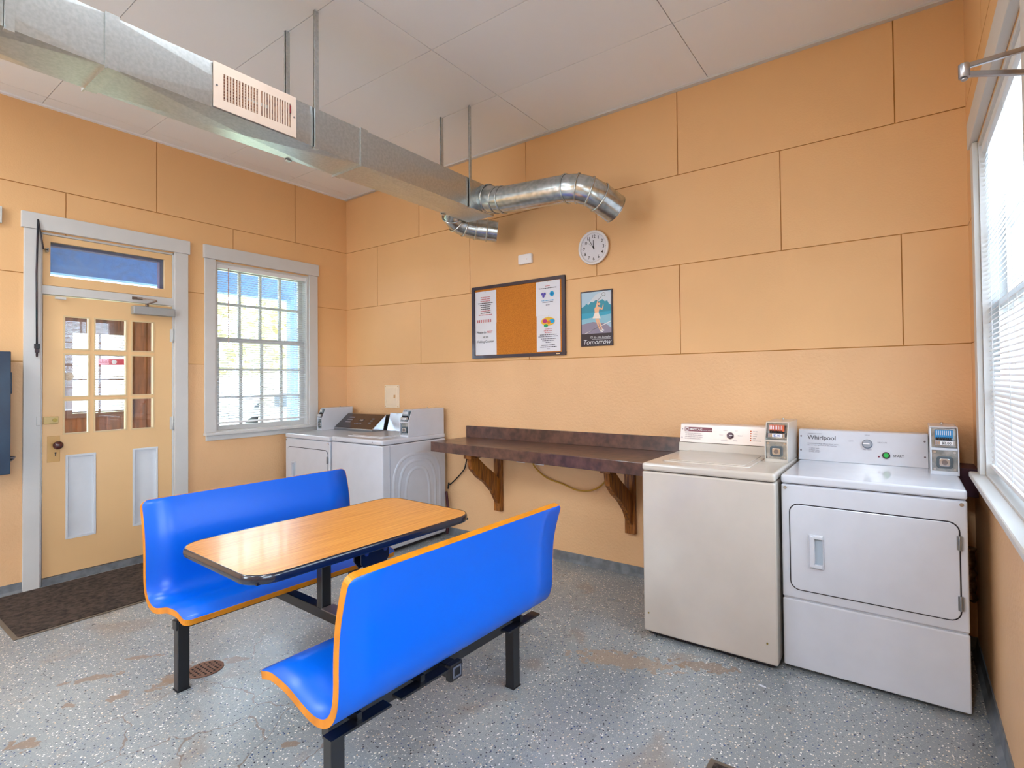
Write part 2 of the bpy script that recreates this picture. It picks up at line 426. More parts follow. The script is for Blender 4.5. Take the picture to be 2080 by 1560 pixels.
# ------------------------------------------------------------------ door_1 in the left wall
d = empty('door_1', (0, (DY0+DY1)/2, 0)); tag(d, kind='structure'); oy = (DY0+DY1)/2
def Y(y): return y-oy
mb = MB()
mb.box(0, .022, Y(-2.64), Y(DY0), 0, 2.63); mb.box(0, .022, Y(DY1), Y(-1.598), 0, 2.63)
mb.build('door_casing', M_trim, d, .003)
MB().box(0, .03, Y(-2.655), Y(-1.585), 2.63, 2.748).build('casing_header', M_trim, d, .003)
mb = MB(); mb.box(-.12, .004, Y(DY0), Y(DY1), 2.16, 2.225)
mb.box(-.12, .0, Y(DY0)-.001, Y(DY0)+.012, 0, 2.62); mb.box(-.12, .0, Y(DY1)-.012, Y(DY1), 0, 2.62); mb.box(-.12, 0, Y(DY0), Y(DY1), 2.606, 2.62)
mb.build('door_jamb', M_trim, d, .002)
MB().box(-.13, .012, Y(DY0)+.012, Y(DY1)-.012, 0, .052).build('threshold', M_base, d)
# transom sash
y0, y1, z0, z1 = DY0+.014, DY1-.014, 2.228, 2.604; gy0, gy1, gz0, gz1 = -2.493, -1.768, 2.30, 2.557
mb = MB()
for r in sub_rects((y0, y1, z0, z1), [(gy0, gy1, gz0, gz1)]): mb.box(-.045, -.006, Y(r[0]), Y(r[1]), r[2], r[3])
ts = mb.build('transom_sash', M_doorp, d, .002)
MB().box(-.034, -.030, Y(gy0), Y(gy1), gz0, gz1).build('transom_glass', M_glass_t, ts)
M_maroon = mat('maroon_paint', '#6E1B36', .6)
mb = MB(); mb.box(-.10, -.047, Y(gy0)-.02, Y(gy1)+.02, 2.535, 2.60); mb.box(-.10, -.047, Y(gy1)-.022, Y(gy1)+.03, 2.26, 2.60)
mb.build('outer_stop', M_maroon, ts)
# door slab: nine panes over two panels
sy0, sy1, sz0, sz1 = DY0+.016, DY1-.014, .058, 2.152
cols = [(-2.415, -2.271), (-2.235, -2.035), (-1.998, -1.849)]
rws = [(1.754, 2.003), (1.392, 1.717), (1.111, 1.362)]
holes = [(a, b, c, e) for a, b in cols for c, e in rws]
pan = [(-2.398, -2.232, .315, .942), (-1.984, -1.822, .315, .942)]
mb = MB()
for r in sub_rects((sy0, sy1, sz0, sz1), holes+pan): mb.box(-.050, -.006, Y(r[0]), Y(r[1]), r[2], r[3])
slab = mb.build('door_slab', M_doorp, d)
mb = MB()
for (a, b, c, e) in holes:            # moulding around each pane
    for r in sub_rects((a-.006, b+.006, c-.006, e+.006), [(a+.004, b-.004, c+.004, e-.004)]): mb.box(-.022, -.002, Y(r[0]), Y(r[1]), r[2], r[3])
mb.build('glazing_bars', mat('door_bead', '#D9BE92', .45), slab)
for k, (a, b, c, e) in enumerate(holes):
    MB().box(-.031, -.028, Y(a), Y(b), c, e).build('glass_pane', M_glass_d, slab)
for (a, b, c, e) in pan:
    MB().box(-.040, -.020, Y(a), Y(b), c, e).build('lower_panel', M_panelw, slab)
    mb = MB()
    for r in sub_rects((a-.006, b+.006, c-.006, e+.006), [(a+.008, b-.008, c+.008, e-.008)]): mb.box(-.024, -.003, Y(r[0]), Y(r[1]), r[2], r[3])
    mb.build('panel_moulding', M_panelw, slab, .002)
MB().box(-.0275, -.0265, Y(-2.40), Y(-2.34), 1.47, 1.53).build('sticker_backing', mat('sticker', '#DED5C6', .6), slab) if False else None
MB().disc((-.0279, Y(-2.384), 1.545), (1, 0, 0), .031, .0008, 24).build('round_sticker', mat('sticker', '#DCD3C4', .6, noise=(60, '#C9B49B', .3)), slab)
esc = MB().box(-.007, -.002, Y(-2.508), Y(-2.436), .905, 1.10).build('escutcheon', mat('painted_plate', '#D3A868', .4), slab, .002)
mb = MB(); mb.disc((-.003, Y(-2.462), .972), (1, 0, 0), .006, .002, 16); mb.box(-.003, -.001, Y(-2.465), Y(-2.459), .950, .970)
mb.build('keyhole', M_blackp, esc)
mb = MB(); p = Vector((-.002, Y(-2.458), 1.032))
mb.tube([p, p+Vector((.006, 0, 0)), p+Vector((.008, 0, 0)), p+Vector((.03, 0, 0)), p+Vector((.036, 0, 0)), p+Vector((.05, 0, 0)), p+Vector((.062, 0, 0)), p+Vector((.067, 0, 0)), p+Vector((.068, 0, 0))],
        [.02, .02, .009, .009, .022, .031, .026, .012, .002], 24)
mb.build('door_knob', mat('knob_brown', '#4A1D1A', .2, coat=.5), slab)
mb = MB(); mb.box(-.006, .014, Y(-2.53), Y(-2.448), 1.192, 1.246)
lk = mb.build('rim_lock', mat('lock_paint', '#CDB378', .35), slab, .004)
MB().disc((.013, Y(-2.470), 1.219), (1, 0, 0), .014, .008, 20).build('thumb_turn', M_brass, lk)
MB().box(0, .026, Y(-2.572), Y(-2.548), 1.185, 1.252).build('strike_box', M_trim, d, .003)
cl = MB().box(-.006, .055, Y(-2.004), Y(-1.712), 2.060, 2.128).build('door_closer', mat('closer_grey', '#A9ADAE', .35, .4), slab, .004)
mb = MB(); mb.tube([(.03, Y(-1.905), 2.125), (.03, Y(-1.905), 2.155)], .011, 14); mb.sqtube((.03, Y(-1.905), 2.150), (.10, Y(-1.86), 2.175), .010); mb.sqtube((.10, Y(-1.86), 2.182), (.028, Y(-1.97), 2.196), .009)
mb.box(.004, .016, Y(-2.0), Y(-1.93), 2.185, 2.205)
mb.build('closer_arm', mat('closer_arm_bronze', '#7A6A60', .35, .8), slab)
for z in (1.90, 1.14):
    mb = MB(); mb.tube([(.006, Y(DY1)-.012, z-.06), (.006, Y(DY1)-.012, z+.06)], .007, 10); mb.box(-.004, .001, Y(DY1)-.03, Y(DY1)+.01, z-.055, z+.055)
    mb.build('hinge', M_trim, d)
MB().box(.0, .02, Y(-2.47), Y(-2.41), 2.128, 2.146).build('alarm_contact', M_trim, slab)
# transom operating rod on the casing
t = empty('transom_rod', (.03, -2.572, 1.75))
tag(t, 'thin dark red transom window operator rod fixed to the white casing left of the door', 'rod')
R_ = mat('rod_paint', '#3A1620', .4, noise=(6, '#16343A', .5))
MB().tube([(.0, .0, 0), (.0, -.004, .55), (.0, .003, .95)], .0055, 10).build('rod', R_, t)
MB().tube([(.004, .003, .945), (.016, .02, .80), (.022, .028, .735), (.0, .055, .735)], .005, 8).build('linkage', R_, t)
mb = MB(); mb.box(-.012, .012, -.014, .014, .0, .035); mb.box(-.012, .01, -.01, .012, -.03, 0.0); mb.tube([(0, 0, -.06), (0, 0, 0)], .006, 8)
mb.build('rod_guide', R_, t, .002)
MB().box(-.034, .004, .048, .062, .72, .75).build('sash_clip', M_chrome, t)

# strip of a further white header at the far left edge
tag(MB().box(0, .03, -3.9, -2.752, 2.63, 2.748).build('trim_2', M_trim, None, .003), kind='structure')

# ------------------------------------------------------------------ windows
def window(name, plane, out, y0, y1, z0, z1, zm, ncol, rows_top, rows_bot, right=False):
    """double-hung sash window in a wall x=plane; out = direction away from the room"""
    w_ = empty(name, (plane, (y0+y1)/2, z0)); tag(w_, kind='structure')
    o = lambda y: y-(y0+y1)/2
    q = lambda z: z-z0
    i = -out
    mb = MB(); mb.box(0, i*.022, o(y0-.09), o(y0), q(z0), q(z1+.01)); mb.box(0, i*.022, o(y1), o(y1+.095), q(z0), q(z1+.01))
    mb.build('window_casing', M_trim, w_, .003)
    MB().box(0, i*.032, o(y0-.10), o(y1+.105), q(z1+.012), q(z1+.135)).build('casing_header', M_trim, w_, .003)
    MB().box(out*.10, i*.055, o(y0-.095), o(y1+.10), q(z0-.028), q(z0)).build('window_sill', M_trim, w_, .006)
    MB().box(0, i*.022, o(y0-.08), o(y1+.085), q(z0-.075), q(z0-.028)).build('window_apron', M_trim, w_, .004)
    mb = MB(); T = out*.14
    for r in sub_rects((y0-.001, y1+.001, z0-.001, z1+.001), [(y0+.02, y1-.02, z0+.01, z1-.02)]): mb.box(0, T, o(r[0]), o(r[1]), q(r[2]), q(r[3]))
    mb.build('window_frame', M_trim, w_)
    for (za, zb, xo, nr, nm) in ((zm-.02, z1-.02, .10, rows_top, 'upper_sash'), (z0+.01, zm+.02, .07, rows_bot, 'lower_sash')):
        ya, yb = y0+.02, y1-.02; fr = .042
        hs = []; gw = (yb-ya-2*fr)/ncol; gh = (zb-za-2*fr)/nr; mw = .011
        for a in range(ncol):
            for b in range(nr):
                hs.append((ya+fr+a*gw+(mw if a else 0), ya+fr+(a+1)*gw-(mw if a < ncol-1 else 0), za+fr+b*gh+(mw if b else 0), za+fr+(b+1)*gh-(mw if b < nr-1 else 0)))
        mb = MB()
        for r in sub_rects((ya, yb, za, zb), hs): mb.box(out*(xo-.015), out*(xo+.015), o(r[0]), o(r[1]), q(r[2]), q(r[3]))
        s_o = mb.build(nm, M_trim, w_)
        MB().box(out*(xo-.002), out*(xo+.002), o(ya+fr), o(yb-fr), q(za+fr), q(zb-fr)).build('window_glass', M_glass, s_o)
    return w_
window('window_1', 0, -1, WY0, WY1, WZ0, WZ1, 1.895, 4, 2, 3)
window('window_2', W, 1, RY0, RY1, RZ0, RZ1, 1.80, 3, 2, 2)
window('window_3_fill', W, 1, RW2[0], RW2[1], RZ0, RZ1, 1.80, 3, 2, 2)

def blind(name, plane, i, y0, y1, z0, z1, pitch, tilt, label, xo=.028, wand=True):
    """venetian blind hanging inside the reveal; i = direction into the room"""
    b = empty(name, (plane-i*xo, (y0+y1)/2, z1)); tag(b, label, 'window blind')
    L = (y1-y0)/2; D = z1-z0
    MB().box(-.018, .018, -L, L, -.04, 0).build('head_rail', M_blind, b, .003)
    mb = MB(); z = -.055; hw = .0125
    while z > -D+.03:
        dx, dz = hw*math.cos(tilt), hw*math.sin(tilt)*(-i)
        n = 3; pts = []
        for k in range(n+1):
            u = -1+2*k/n; pts.append((u*dx, z+u*dz+.0022*(1-u*u)))
        v = [(x, yy, zz) for yy in (-L+.004, L-.004) for x, zz in pts]
        mb.add(v, [(k, k+1, n+2+k, n+1+k) for k in range(n)], None, True)
        z -= pitch
    mb.build('slats', M_blind, b)
    MB().box(-.013, .013, -L+.002, L-.002, -D, -D+.018).build('bottom_rail', M_blind, b, .003)
    mb = MB()
    for u in (-.72, 0, .72):
        mb.tube([(.0125, u*L, -.03), (.0125, u*L, -D+.01)], .0011, 6); mb.tube([(-.0125, u*L, -.03), (-.0125, u*L, -D+.01)], .0011, 6)
    mb.build('ladder_cords', M_blind, b)
    if wand: MB().tube([(i*.02, -L+.115, -.03), (i*.024, -L+.115, -.74)], .0032, 8).build('tilt_wand', mat('wand', '#C99A8E', .3), b)
    return b
blind('window_blind', 0, 1, WY0+.006, WY1-.006, 1.10, 2.598, .0218, .30, 'white slatted blind, open, hanging in the window beside the panelled door')
blind('window_blind', W, -1, RY0+.006, RY1-.006, 1.06, 2.545, .0218, .80, 'white slatted blind with tilted slats in the window on the right hand wall')
# window lock / hook marks
# ------------------------------------------------------------------ door_2 in the right wall, only its closer arm shows
d2 = empty('door_2', (W, (RD0+RD1)/2, 0)); tag(d2, kind='structure'); o2 = (RD0+RD1)/2
mb = MB(); mb.box(-.022, 0, RD0-.09-o2, RD0-o2, 0, 2.2); mb.box(-.022, 0, RD1-o2, RD1+.09-o2, 0, 2.2); mb.box(-.03, 0, RD0-.1-o2, RD1+.1-o2, 2.2, 2.31)
mb.build('door_casing', M_trim, d2, .003)
mb = MB()
for r in sub_rects((RD0+.01, RD1-.01, .02, 2.19), [(RD0+.15, RD1-.15, .95, 2.02)]): mb.box(.01, .05, r[0]-o2, r[1]-o2, r[2], r[3])
s2 = mb.build('door_slab', M_doorp, d2)
MB().box(.028, .032, RD0+.15-o2, RD1-.15-o2, .95, 2.02).build('glass_pane', M_glass, s2)
M_arm = mat('arm_steel', '#A9A9AE', .28, .9)
mb = MB()
E_ = Vector((5.418-W, -1.965-o2, 2.243))
mb.sqtube(E_+Vector((0, 0, .008)), (-.008, -1.880-o2, 2.296), .012); mb.sqtube(E_-Vector((0, 0, .010)), (-.010, -1.878-o2, 2.228), .012); mb.box(-.012, -.001, -1.91-o2, -1.85-o2, 2.20, 2.32)
mb.tube([E_-Vector((0, 0, .020)), E_+Vector((0, 0, .015))], .012, 18); mb.disc(E_-Vector((0, 0, .026)), (0, 0, 1), .007, .006, 14)
mb.build('closer_arm', M_arm, d2, .002)
MB().box(-.065, .009, -2.45-o2, -2.16-o2, 2.10, 2.17).build('door_closer', mat('closer_grey', '#A9ADAE'), d2, .004)

# ------------------------------------------------------------------ outside
M_lawn = mat('lawn', '#A9BC86', .9, noise=(3, '#C6C99A', .3))
M_conc = mat('walk_concrete', '#9C9A96', .85)
M_slate = mat('porch_paint_slate', '#5C7FA8', .6)
tag(MB().box(-40, -3.0, -22, 30, -.5, -.325).build('lawn', M_lawn), 'sunlit pale green lawn outside the blind-covered window', 'lawn', kind='stuff')
tag(MB().box(W+.14, 30, -22, 22, -.5, -.3).build('ground', M_conc), kind='structure')
tag(MB().box(-3.0, -.14, -6, 5, -.35, -.04).build('porch_floor', M_conc), kind='structure')
mb = MB(); mb.box(-2.1, -1.95, -6, 5, 2.64, 3.0); mb.box(-2.1, -.14, -6, 5, 3.0, 3.05)
tag(mb.build('porch_roof', M_slate), kind='structure')
pp = empty('porch_post', (-1.8, .37, -.04)); tag(pp, 'slate blue square porch post seen through the right side of the blind', 'post')
MB().box(-.055, .055, -.055, .055, .12, 2.68).build('shaft', M_slate, pp, .004)
MB().box(-.08, .08, -.08, .08, 0, .12).build('plinth', M_slate, pp, .004)
# wood-sided wall added beyond the door to imitate the reflection in its glass
mb = MB()
for r in sub_rects((-2.62, -.95, 0, 2.30), [(-2.10, -1.655, 1.20, 1.98)]):
    mb.box(-1.26, -1.20, r[0], r[1], r[2], r[3])
yy = -2.6
while yy < -.98:
    for r in sub_rects((yy-.004, yy+.004, 0.02, 2.29), [(-2.12, -1.64, 1.18, 2.0)]): mb.box(-1.2, -1.194, r[0], r[1], r[2], r[3])
    yy += .11
sd = mb.build('reflection_wall', M_siding); tag(sd, 'brown wood sided wall standing in for the reflection in the door glass', 'wooden screen wall')
mb = MB()  # frame and blind slats standing in for the window reflected in the glass
for r in sub_rects((-2.13, -1.63, 1.17, 2.01), [(-2.09, -1.665, 1.21, 1.97)]): mb.box(-1.205, -1.18, r[0], r[1], r[2], r[3], mat('siding_frame', '#6E4A34', .6))
zz = 1.21
while zz < 1.97:
    mb.add([(-1.235, -2.095, zz), (-1.235, -1.66, zz), (-1.222, -1.66, zz+.017), (-1.222, -2.095, zz+.017)], [(0, 1, 2, 3)], M_blind); zz += .026
M_sf = mat('siding_frame', '#6E4A34', .6)
for r in range(0): pass
mb.box(-1.235, -1.215, -1.89, -1.875, 1.2, 1.98, M_sf); mb.box(-1.235, -1.215, -2.1, -1.655, 1.52, 1.535, M_sf); mb.box(-1.235, -1.215, -2.1, -1.655, 1.76, 1.775, M_sf)
mb.build('reflected_window_frame', mat('siding_frame', '#6E4A34', .6), sd)
sgn = empty('porch_sign', (-1.16, -1.79, 1.70)); tag(sgn, 'red strip sign with a white shield seen through the middle door pane', 'sign')
MB().box(0, .01, -.12, .12, -.03, .03).build('sign_board', mat('sign_red', '#C2334A', .5), sgn)
MB().disc((.01, 0, 0), (1, 0, 0), .022, .003, 6).build('shield', M_panelw, sgn)
# trees and a parked car beyond the lawn
def tree(x, y, h, s, label, seed):
    rnd = random.Random(seed); t = empty('tree', (x, y, -.32)); tag(t, label, 'tree', 'trees across the lawn')
    mb = MB(); mb.tube([(0, 0, .0), (0, 0, .2), (.05, .03, h*.3), (0, .1, h*.6), (.05, 0, h*.85)], [.2*s, .19*s, .15*s, .1*s, .04*s], 10)
    for k in range(6):
        a = rnd.uniform(0, 6.28); z = h*rnd.uniform(.35, .7); mb.tube([(0, 0, z), (math.cos(a)*s*.9, math.sin(a)*s*.9, z+s*.8)], [.07*s, .02*s], 7)
    mb.build('trunk', mat('bark', '#C4B8AC', .9, noise=(12, '#A39486', .3)), t)
    mb = MB()
    for k in range(900):
        a = rnd.uniform(0, 6.28); rr_ = s*1.5*rnd.random()**.5; z = h*.68+(rnd.random()-.5)*h*.62
        c = Vector((math.cos(a)*rr_, math.sin(a)*rr_, z)); u = Vector((rnd.uniform(-1, 1), rnd.uniform(-1, 1), rnd.uniform(-1, 1))).normalized(); v = u.orthogonal().normalized(); l = s*rnd.uniform(.08, .17)
        mb.add([c-u*l, c+v*l*.5, c+u*l, c-v*l*.5], [(0, 1, 2, 3)])
    mb.build('foliage', mat('leaves', '#B4C08C', .8, noise=(2, '#A8905C', .3)), t)
tree(-12, 5.2, 5.5, 1.3, 'leafy tree behind the left panes of the window', 1)
tree(-14, 10.5, 6.2, 1.5, 'leafy tree behind the right panes of the window', 2)
cr_ = empty('car', (-13, 6.6, -.32), math.radians(80)); tag(cr_, 'pale silver car parked beyond the lawn, seen through the blind', 'car')
MB().prism([(-2.2, .35), (2.2, .35), (2.25, .75), (1.4, .9), (.8, 1.4), (-1.1, 1.42), (-1.7, .95), (-2.25, .85)], -.85, .85, 'y').build('car_body', mat('car_silver', '#B9BCC8', .3, .3), cr_, .05)
mb = MB(); mb.prism([(.72, 1.33), (1.25, .95), (-1.5, .95), (-1.05, 1.35)], -.87, .87, 'y'); mb.build('car_windows', mat('car_glass', '#39424E', .1), cr_)
for x in (-1.4, 1.45):
    for y in (-.88, .66): MB().disc((x, y, .34), (0, 1, 0), .34, .22, 24).build('wheel', M_blackp, cr_)

# ------------------------------------------------------------------ duct
du = empty('air_duct', (2.43, -.42, 2.80)); tag(du, 'galvanised rectangular air duct hanging from the ceiling with two round end outlets', 'duct')
dx0, dx1 = -.14, .14; dz1 = .22
secs = [0, -1.232, -2.449, -3.66, -4.88, YB+.42+.005]
mb = MB()
for k in range(len(secs)-1):
    a, b = secs[k], secs[k+1]
    c = ((dx0+dx1)/2, (a+b)/2, -.017)
    P = [(dx0, a, 0), (dx1, a, 0), (dx1, b, 0), (dx0, b, 0), c]
    mb.add(P, [(0, 1, 4), (1, 2, 4), (2, 3, 4), (3, 0, 4)])
    for xx, sgn_ in ((dx0, -1), (dx1, 1)):
        c2 = (xx+sgn_*.006, (a+b)/2, dz1/2)
        mb.add([(xx, a, 0), (xx, b, 0), (xx, b, dz1), (xx, a, dz1), c2], [(0, 1, 4), (1, 2, 4), (2, 3, 4), (3, 0, 4)])
    mb.add([(dx0, a, dz1), (dx1, a, dz1), (dx1, b, dz1), (dx0, b, dz1)], [(0, 1, 2, 3)])
mb.add([(dx0, 0, 0), (dx1, 0, 0), (dx1, 0, dz1), (dx0, 0, dz1)], [(0, 1, 2, 3)])
mb.build('duct_body', M_galv, du)
for a in secs[1:-1]:
    mb = MB()
    for r in sub_rects((dx0-.006, dx1+.006, -.006, dz1+.006), [(dx0-.001, dx1+.001, -.001, dz1+.001)]): mb.box(r[0], r[1], a-.004, a+.045, r[2], r[3])
    mb.box(dx0-.012, dx1+.012, a-.006, a, -.014, 0)
    mb.build('seam_flange', M_galv, du)
# vent register on the right face
vg = MB(); M_vent = mat('vent_enamel', '#E9D9CC', .35)
vy0, vy1 = -2.470+.42, -2.064+.42; vz0, vz1 = .004, .222
hs = []
for k in range(12): hs.append((vy0+.044+k*.0140, vy0+.044+k*.0140+.0085, vz0+.045, vz1-.045))
for k in range(12): hs.append((vy0+.222+k*.0134, vy0+.222+k*.0134+.0070, vz0+.045, vz1-.045))
for r in sub_rects((vy0, vy1, vz0, vz1), hs): vg.box(dx1+.006, dx1+.012, r[0], r[1], r[2], r[3])
v_ = vg.build('vent_grille', M_vent, du)
MB().box(dx1+.002, dx1+.0055, vy0+.03, vy1-.03, vz0+.03, vz1-.03).build('vent_opening', mat('vent_dark', '#5A2B2C', .7, noise=(50, '#B98C6C', .5)), v_)
mb = MB()
for k in range(9): mb.box(dx1+.0056, dx1+.0075, vy0+.04, vy0+.21, vz0+.05+k*.0145, vz0+.055+k*.0145)
mb.build('vent_louvres', mat('louvre', '#B89A86', .5), v_)
for yy in (vy0+.014, vy1-.012): MB().disc((dx1+.012, yy, .11), (1, 0, 0), .005, .002, 12).build('screw', M_chrome, v_)
MB().box(dx1+.012, dx1+.018, vy1-.036, vy1-.031, .125, .165).build('damper_lever', mat('lever_red', '#8E2A34', .5), v_)
# hanger straps
for (yy, xs) in ((-1.945, (0, 1)), (-.700, (0, 1)), (-3.15, (0, 1)), (-4.4, (0, 1))):
    for s in xs:
        xx = dx1+.007 if s else dx0-.007
        sg = 1 if s else -1
        mb = MB(); mb.box(xx, xx+sg*.003, yy+.42-.014, yy+.42+.014, -.004, H-2.80); mb.box(xx, xx+sg*.014, yy+.42-.014, yy+.42-.011, -.004, H-2.80)
        mb.box(xx-sg*.02, xx+sg*.003, yy+.42-.014, yy+.42+.014, -.012, -.004)
        mb.build('hanger_strap', M_galv, du)
# round outlets
def rings(mb, p, dirv, r): mb.tube([Vector(p)-Vector(dirv)*.006, Vector(p)-Vector(dirv)*.003, Vector(p)+Vector(dirv)*.003, Vector(p)+Vector(dirv)*.006], [r+.001, r+.006, r+.006, r+.001], 32, caps=False)
def outlet(pts, r, rr):
    """gored pipe through pts (duct-local), beads at every joint"""
    mb = MB(); P = [Vector(p) for p in pts]
    path = []; rad = []
    mb.tube(P, r, 36, caps=False)
    for k in range(1, len(P)-1):
        t_ = (P[k+1]-P[k-1]).normalized(); rings(mb, P[k], t_, r[k]+.0005)
    tN = (P[-1]-P[-2]).normalized(); mb.tube([P[-1]-tN*.002, P[-1]+tN*.003], r[-1]+.003 if isinstance(r, list) else r+.003, 36, caps=False)
    mb.tube([P[-1]-tN*.004, P[-1]-tN*.05], (r[-1] if isinstance(r, list) else r)-.003, 36)
    return mb.build('outlet_pipe', M_galv2, du)
L_ = lambda x, y, z: (x-2.43, y+.42, z-2.80)
outlet([L_(2.55, -.53, 2.905), L_(2.62, -.53, 2.90), L_(2.70, -.53, 2.872), L_(2.76, -.53, 2.862), L_(3.34, -.53, 2.822), L_(3.42, -.515, 2.812), L_(3.485, -.475, 2.790), L_(3.53, -.41, 2.758), L_(3.592, -.29, 2.695)],
       [.105, .105, .098, .098, .098, .100, .102, .104, .104], lambda k: .097)
outlet([L_(2.31, -.53, 2.90), L_(2.24, -.53, 2.885), L_(2.185, -.50, 2.845), L_(2.175, -.44, 2.81), L_(2.20, -.37, 2.79), L_(2.25, -.29, 2.78), L_(2.32, -.22, 2.775), L_(2.385, -.16, 2.765)],
       [.085, .085, .078, .078, .082, .088, .092, .092], lambda k: .079 if k < 4 else .084)

# ceiling light over the duct, plus unseen fill lamps added behind the camera
for k, (x, y, a, b) in enumerate(FIX):
    f = empty('ceiling_and_fill_light', (x, y, H)); tag(f, ['white fluorescent ceiling light above the hanging duct', 'added white fill light on the ceiling behind the camera near the middle', 'added white fill light on the ceiling behind the camera near the right wall', 'added white fill light on the ceiling behind the camera near the left wall'][k], 'ceiling light', 'ceiling lights')
    MB().box(-a/2, a/2, -b/2, b/2, -.045, -.001).build('light_housing', M_trim, f, .004)
    MB().box(-a/2+.01, a/2-.01, -b/2+.01, b/2-.01, -.062, -.045).build('light_diffuser', mat('diffuser', '#FFF6F8', .5, emit=2.2), f, .006)
    l = area('lamp', (x, y, H-.07), a, b, LAMP_POWER[k], LAMP_COL); l.parent = f; l.location = (0, 0, -.07)

# ------------------------------------------------------------------ wall things
# clock
ck = empty('wall_clock', (3.263, -.001, 2.522)); tag(ck, 'round white wall clock with black numerals above the tennis poster', 'clock')
M_wp = mat('white_plastic', '#E8E6E8', .35)
M_ink = mat('black_ink', '#1A1A20', .6)
MB().disc((0, 0, 0), (0, -1, 0), .128, .022, 48).build('clock_case', M_wp, ck)
MB().ring((0, -.020, 0), (0, -1, 0), .116, .136, .016, 48).build('clock_rim', M_wp, ck)
MB().disc((0, -.022, 0), (0, -1, 0), .116, .002, 48).build('clock_face', mat('clock_face', '#DCDCE4', .5), ck)
mb = MB(); X, Z = (1, 0, 0), (0, 0, 1)
for k in range(1, 13):
    a = math.radians(90-30*k); text(mb, str(k), .036, (.088*math.cos(a), -.0242, .088*math.sin(a)-.012), X, Z, M_ink, off=.01)
for k in range(60):
    a = math.radians(6*k); d0 = .110; d1 = .114 if k % 5 else .106
    ca, sa = math.cos(a), math.sin(a); wd = .0006 if k % 5 else .0012
    mb.add([(d0*ca-wd*sa, -.0245, d0*sa+wd*ca), (d1*ca-wd*sa, -.0245, d1*sa+wd*ca), (d1*ca+wd*sa, -.0245, d1*sa-wd*ca), (d0*ca+wd*sa, -.0245, d0*sa-wd*ca)], [(0, 1, 2, 3)], M_ink)
mb.build('clock_numerals', M_ink, ck)
def hand(nm, ang, l, wd, y):
    a = math.radians(ang); c0, s0 = math.cos(a), math.sin(a)
    pts = [(-.015, -wd), (l*.9, -wd*.8), (l, 0), (l*.9, wd*.8), (-.015, wd)]
    MB().prism([(p*c0-q*s0, p*s0+q*c0) for p, q in pts], y, y-.001, 'y').build(nm, M_ink, ck)
hand('hour_hand', 91, .062, .0030, -.026); hand('minute_hand', 121, .088, .0022, -.028); hand('second_hand', 140, .07, .0007, -.030)
MB().disc((0, -.026, 0), (0, -1, 0), .005, .006, 14).build('hand_hub', M_ink, ck)

# white sensor box
sb = empty('wall_sensor', (2.58, -.001, 2.527)); tag(sb, 'small white rectangular sensor box on the wall below the duct end', 'sensor')
mb = MB(); mb.prism(rrect(-.072, .072, -.042, .042, .012), -.026, 0, 'y'); mb.build('sensor_case', M_wp, sb, .004)
MB().disc((.022, -.026, -.004), (0, -1, 0), .004, .001, 14).build('sensor_light', mat('amber', '#D8A070', .4), sb)

# access panel
ap = empty('access_panel', (.794, -.001, 1.32)); tag(ap, 'small cream metal access panel on the wall above the left machines', 'access panel')
M_ap = mat('access_panel_paint', '#EDD8BC', .4)
MB().box(-.115, .115, -.012, 0, -.12, .12).build('panel_frame', M_ap, ap, .002)
pd = MB().box(-.082, .078, -.016, -.010, -.092, .092).build('panel_door', M_ap, ap, .002)
mb = MB(); mb.prism(rrect(.040, .064, -.018, .018, .006), -.020, -.015, 'y'); mb.build('panel_latch', mat('latch_tan', '#C99A66', .4), pd, .001)
for z in (-.05, .05): MB().box(-.092, -.082, -.019, -.012, z-.018, z+.018).build('panel_hinge', M_ap, pd)
for x in (-.1, .1):
    for z in (-.105, .105): MB().disc((x, -.012, z), (0, -1, 0), .006, .002, 12).build('screw', mat('latch_tan', '#C99A66'), ap)

# bulletin board
bb = empty('bulletin_board', (2.468, -.001, 2.012)); tag(bb, 'cork bulletin board with a dark frame on the back wall above the counter', 'bulletin board')
bw, bh = .515, .331
M_frame = mat('board_frame', '#2A2336', .3, coat=.3)
mb = MB()
for r in sub_rects((-bw, bw, -bh, bh), [(-bw+.032, bw-.032, -bh+.028, bh-.028)]): mb.box(r[0], r[1], -.020, 0, r[2], r[3])
mb.build('board_frame', M_frame, bb, .002)
MB().box(-bw+.028, bw-.028, -.008, 0, -bh+.024, bh-.024).build('cork_surface', M_cork, bb)
MB().box(.428, .462, -.0212, -.019, -bh+.011, -bh+.017).build('maker_plate', M_chrome, bb)
M_paper = mat('paper', '#DFE2EC', .35, noise=(3, None, .03))
M_txt = mat('print_grey', '#6C6C80', .7); M_txtr = mat('print_red', '#C9727A', .7); M_txtb = mat('print_dark', '#34343F', .7)
def para(mb, lines, x0, size, zt, dz, mts, seed):
    rnd = random.Random(seed)
    for k in range(lines):
        L = rnd.uniform(.55, .95)*size; x = -L; m_ = mts[k % len(mts)]
        while x < L-.004:
            wl = rnd.uniform(.006, .020); e = min(x+wl, L); mb.add([(x0+x, -.0008, zt-k*dz), (x0+e, -.0008, zt-k*dz), (x0+e, -.0008, zt-k*dz+dz*.38), (x0+x, -.0008, zt-k*dz+dz*.38)], [(0, 1, 2, 3)], m_); x = e+.0035
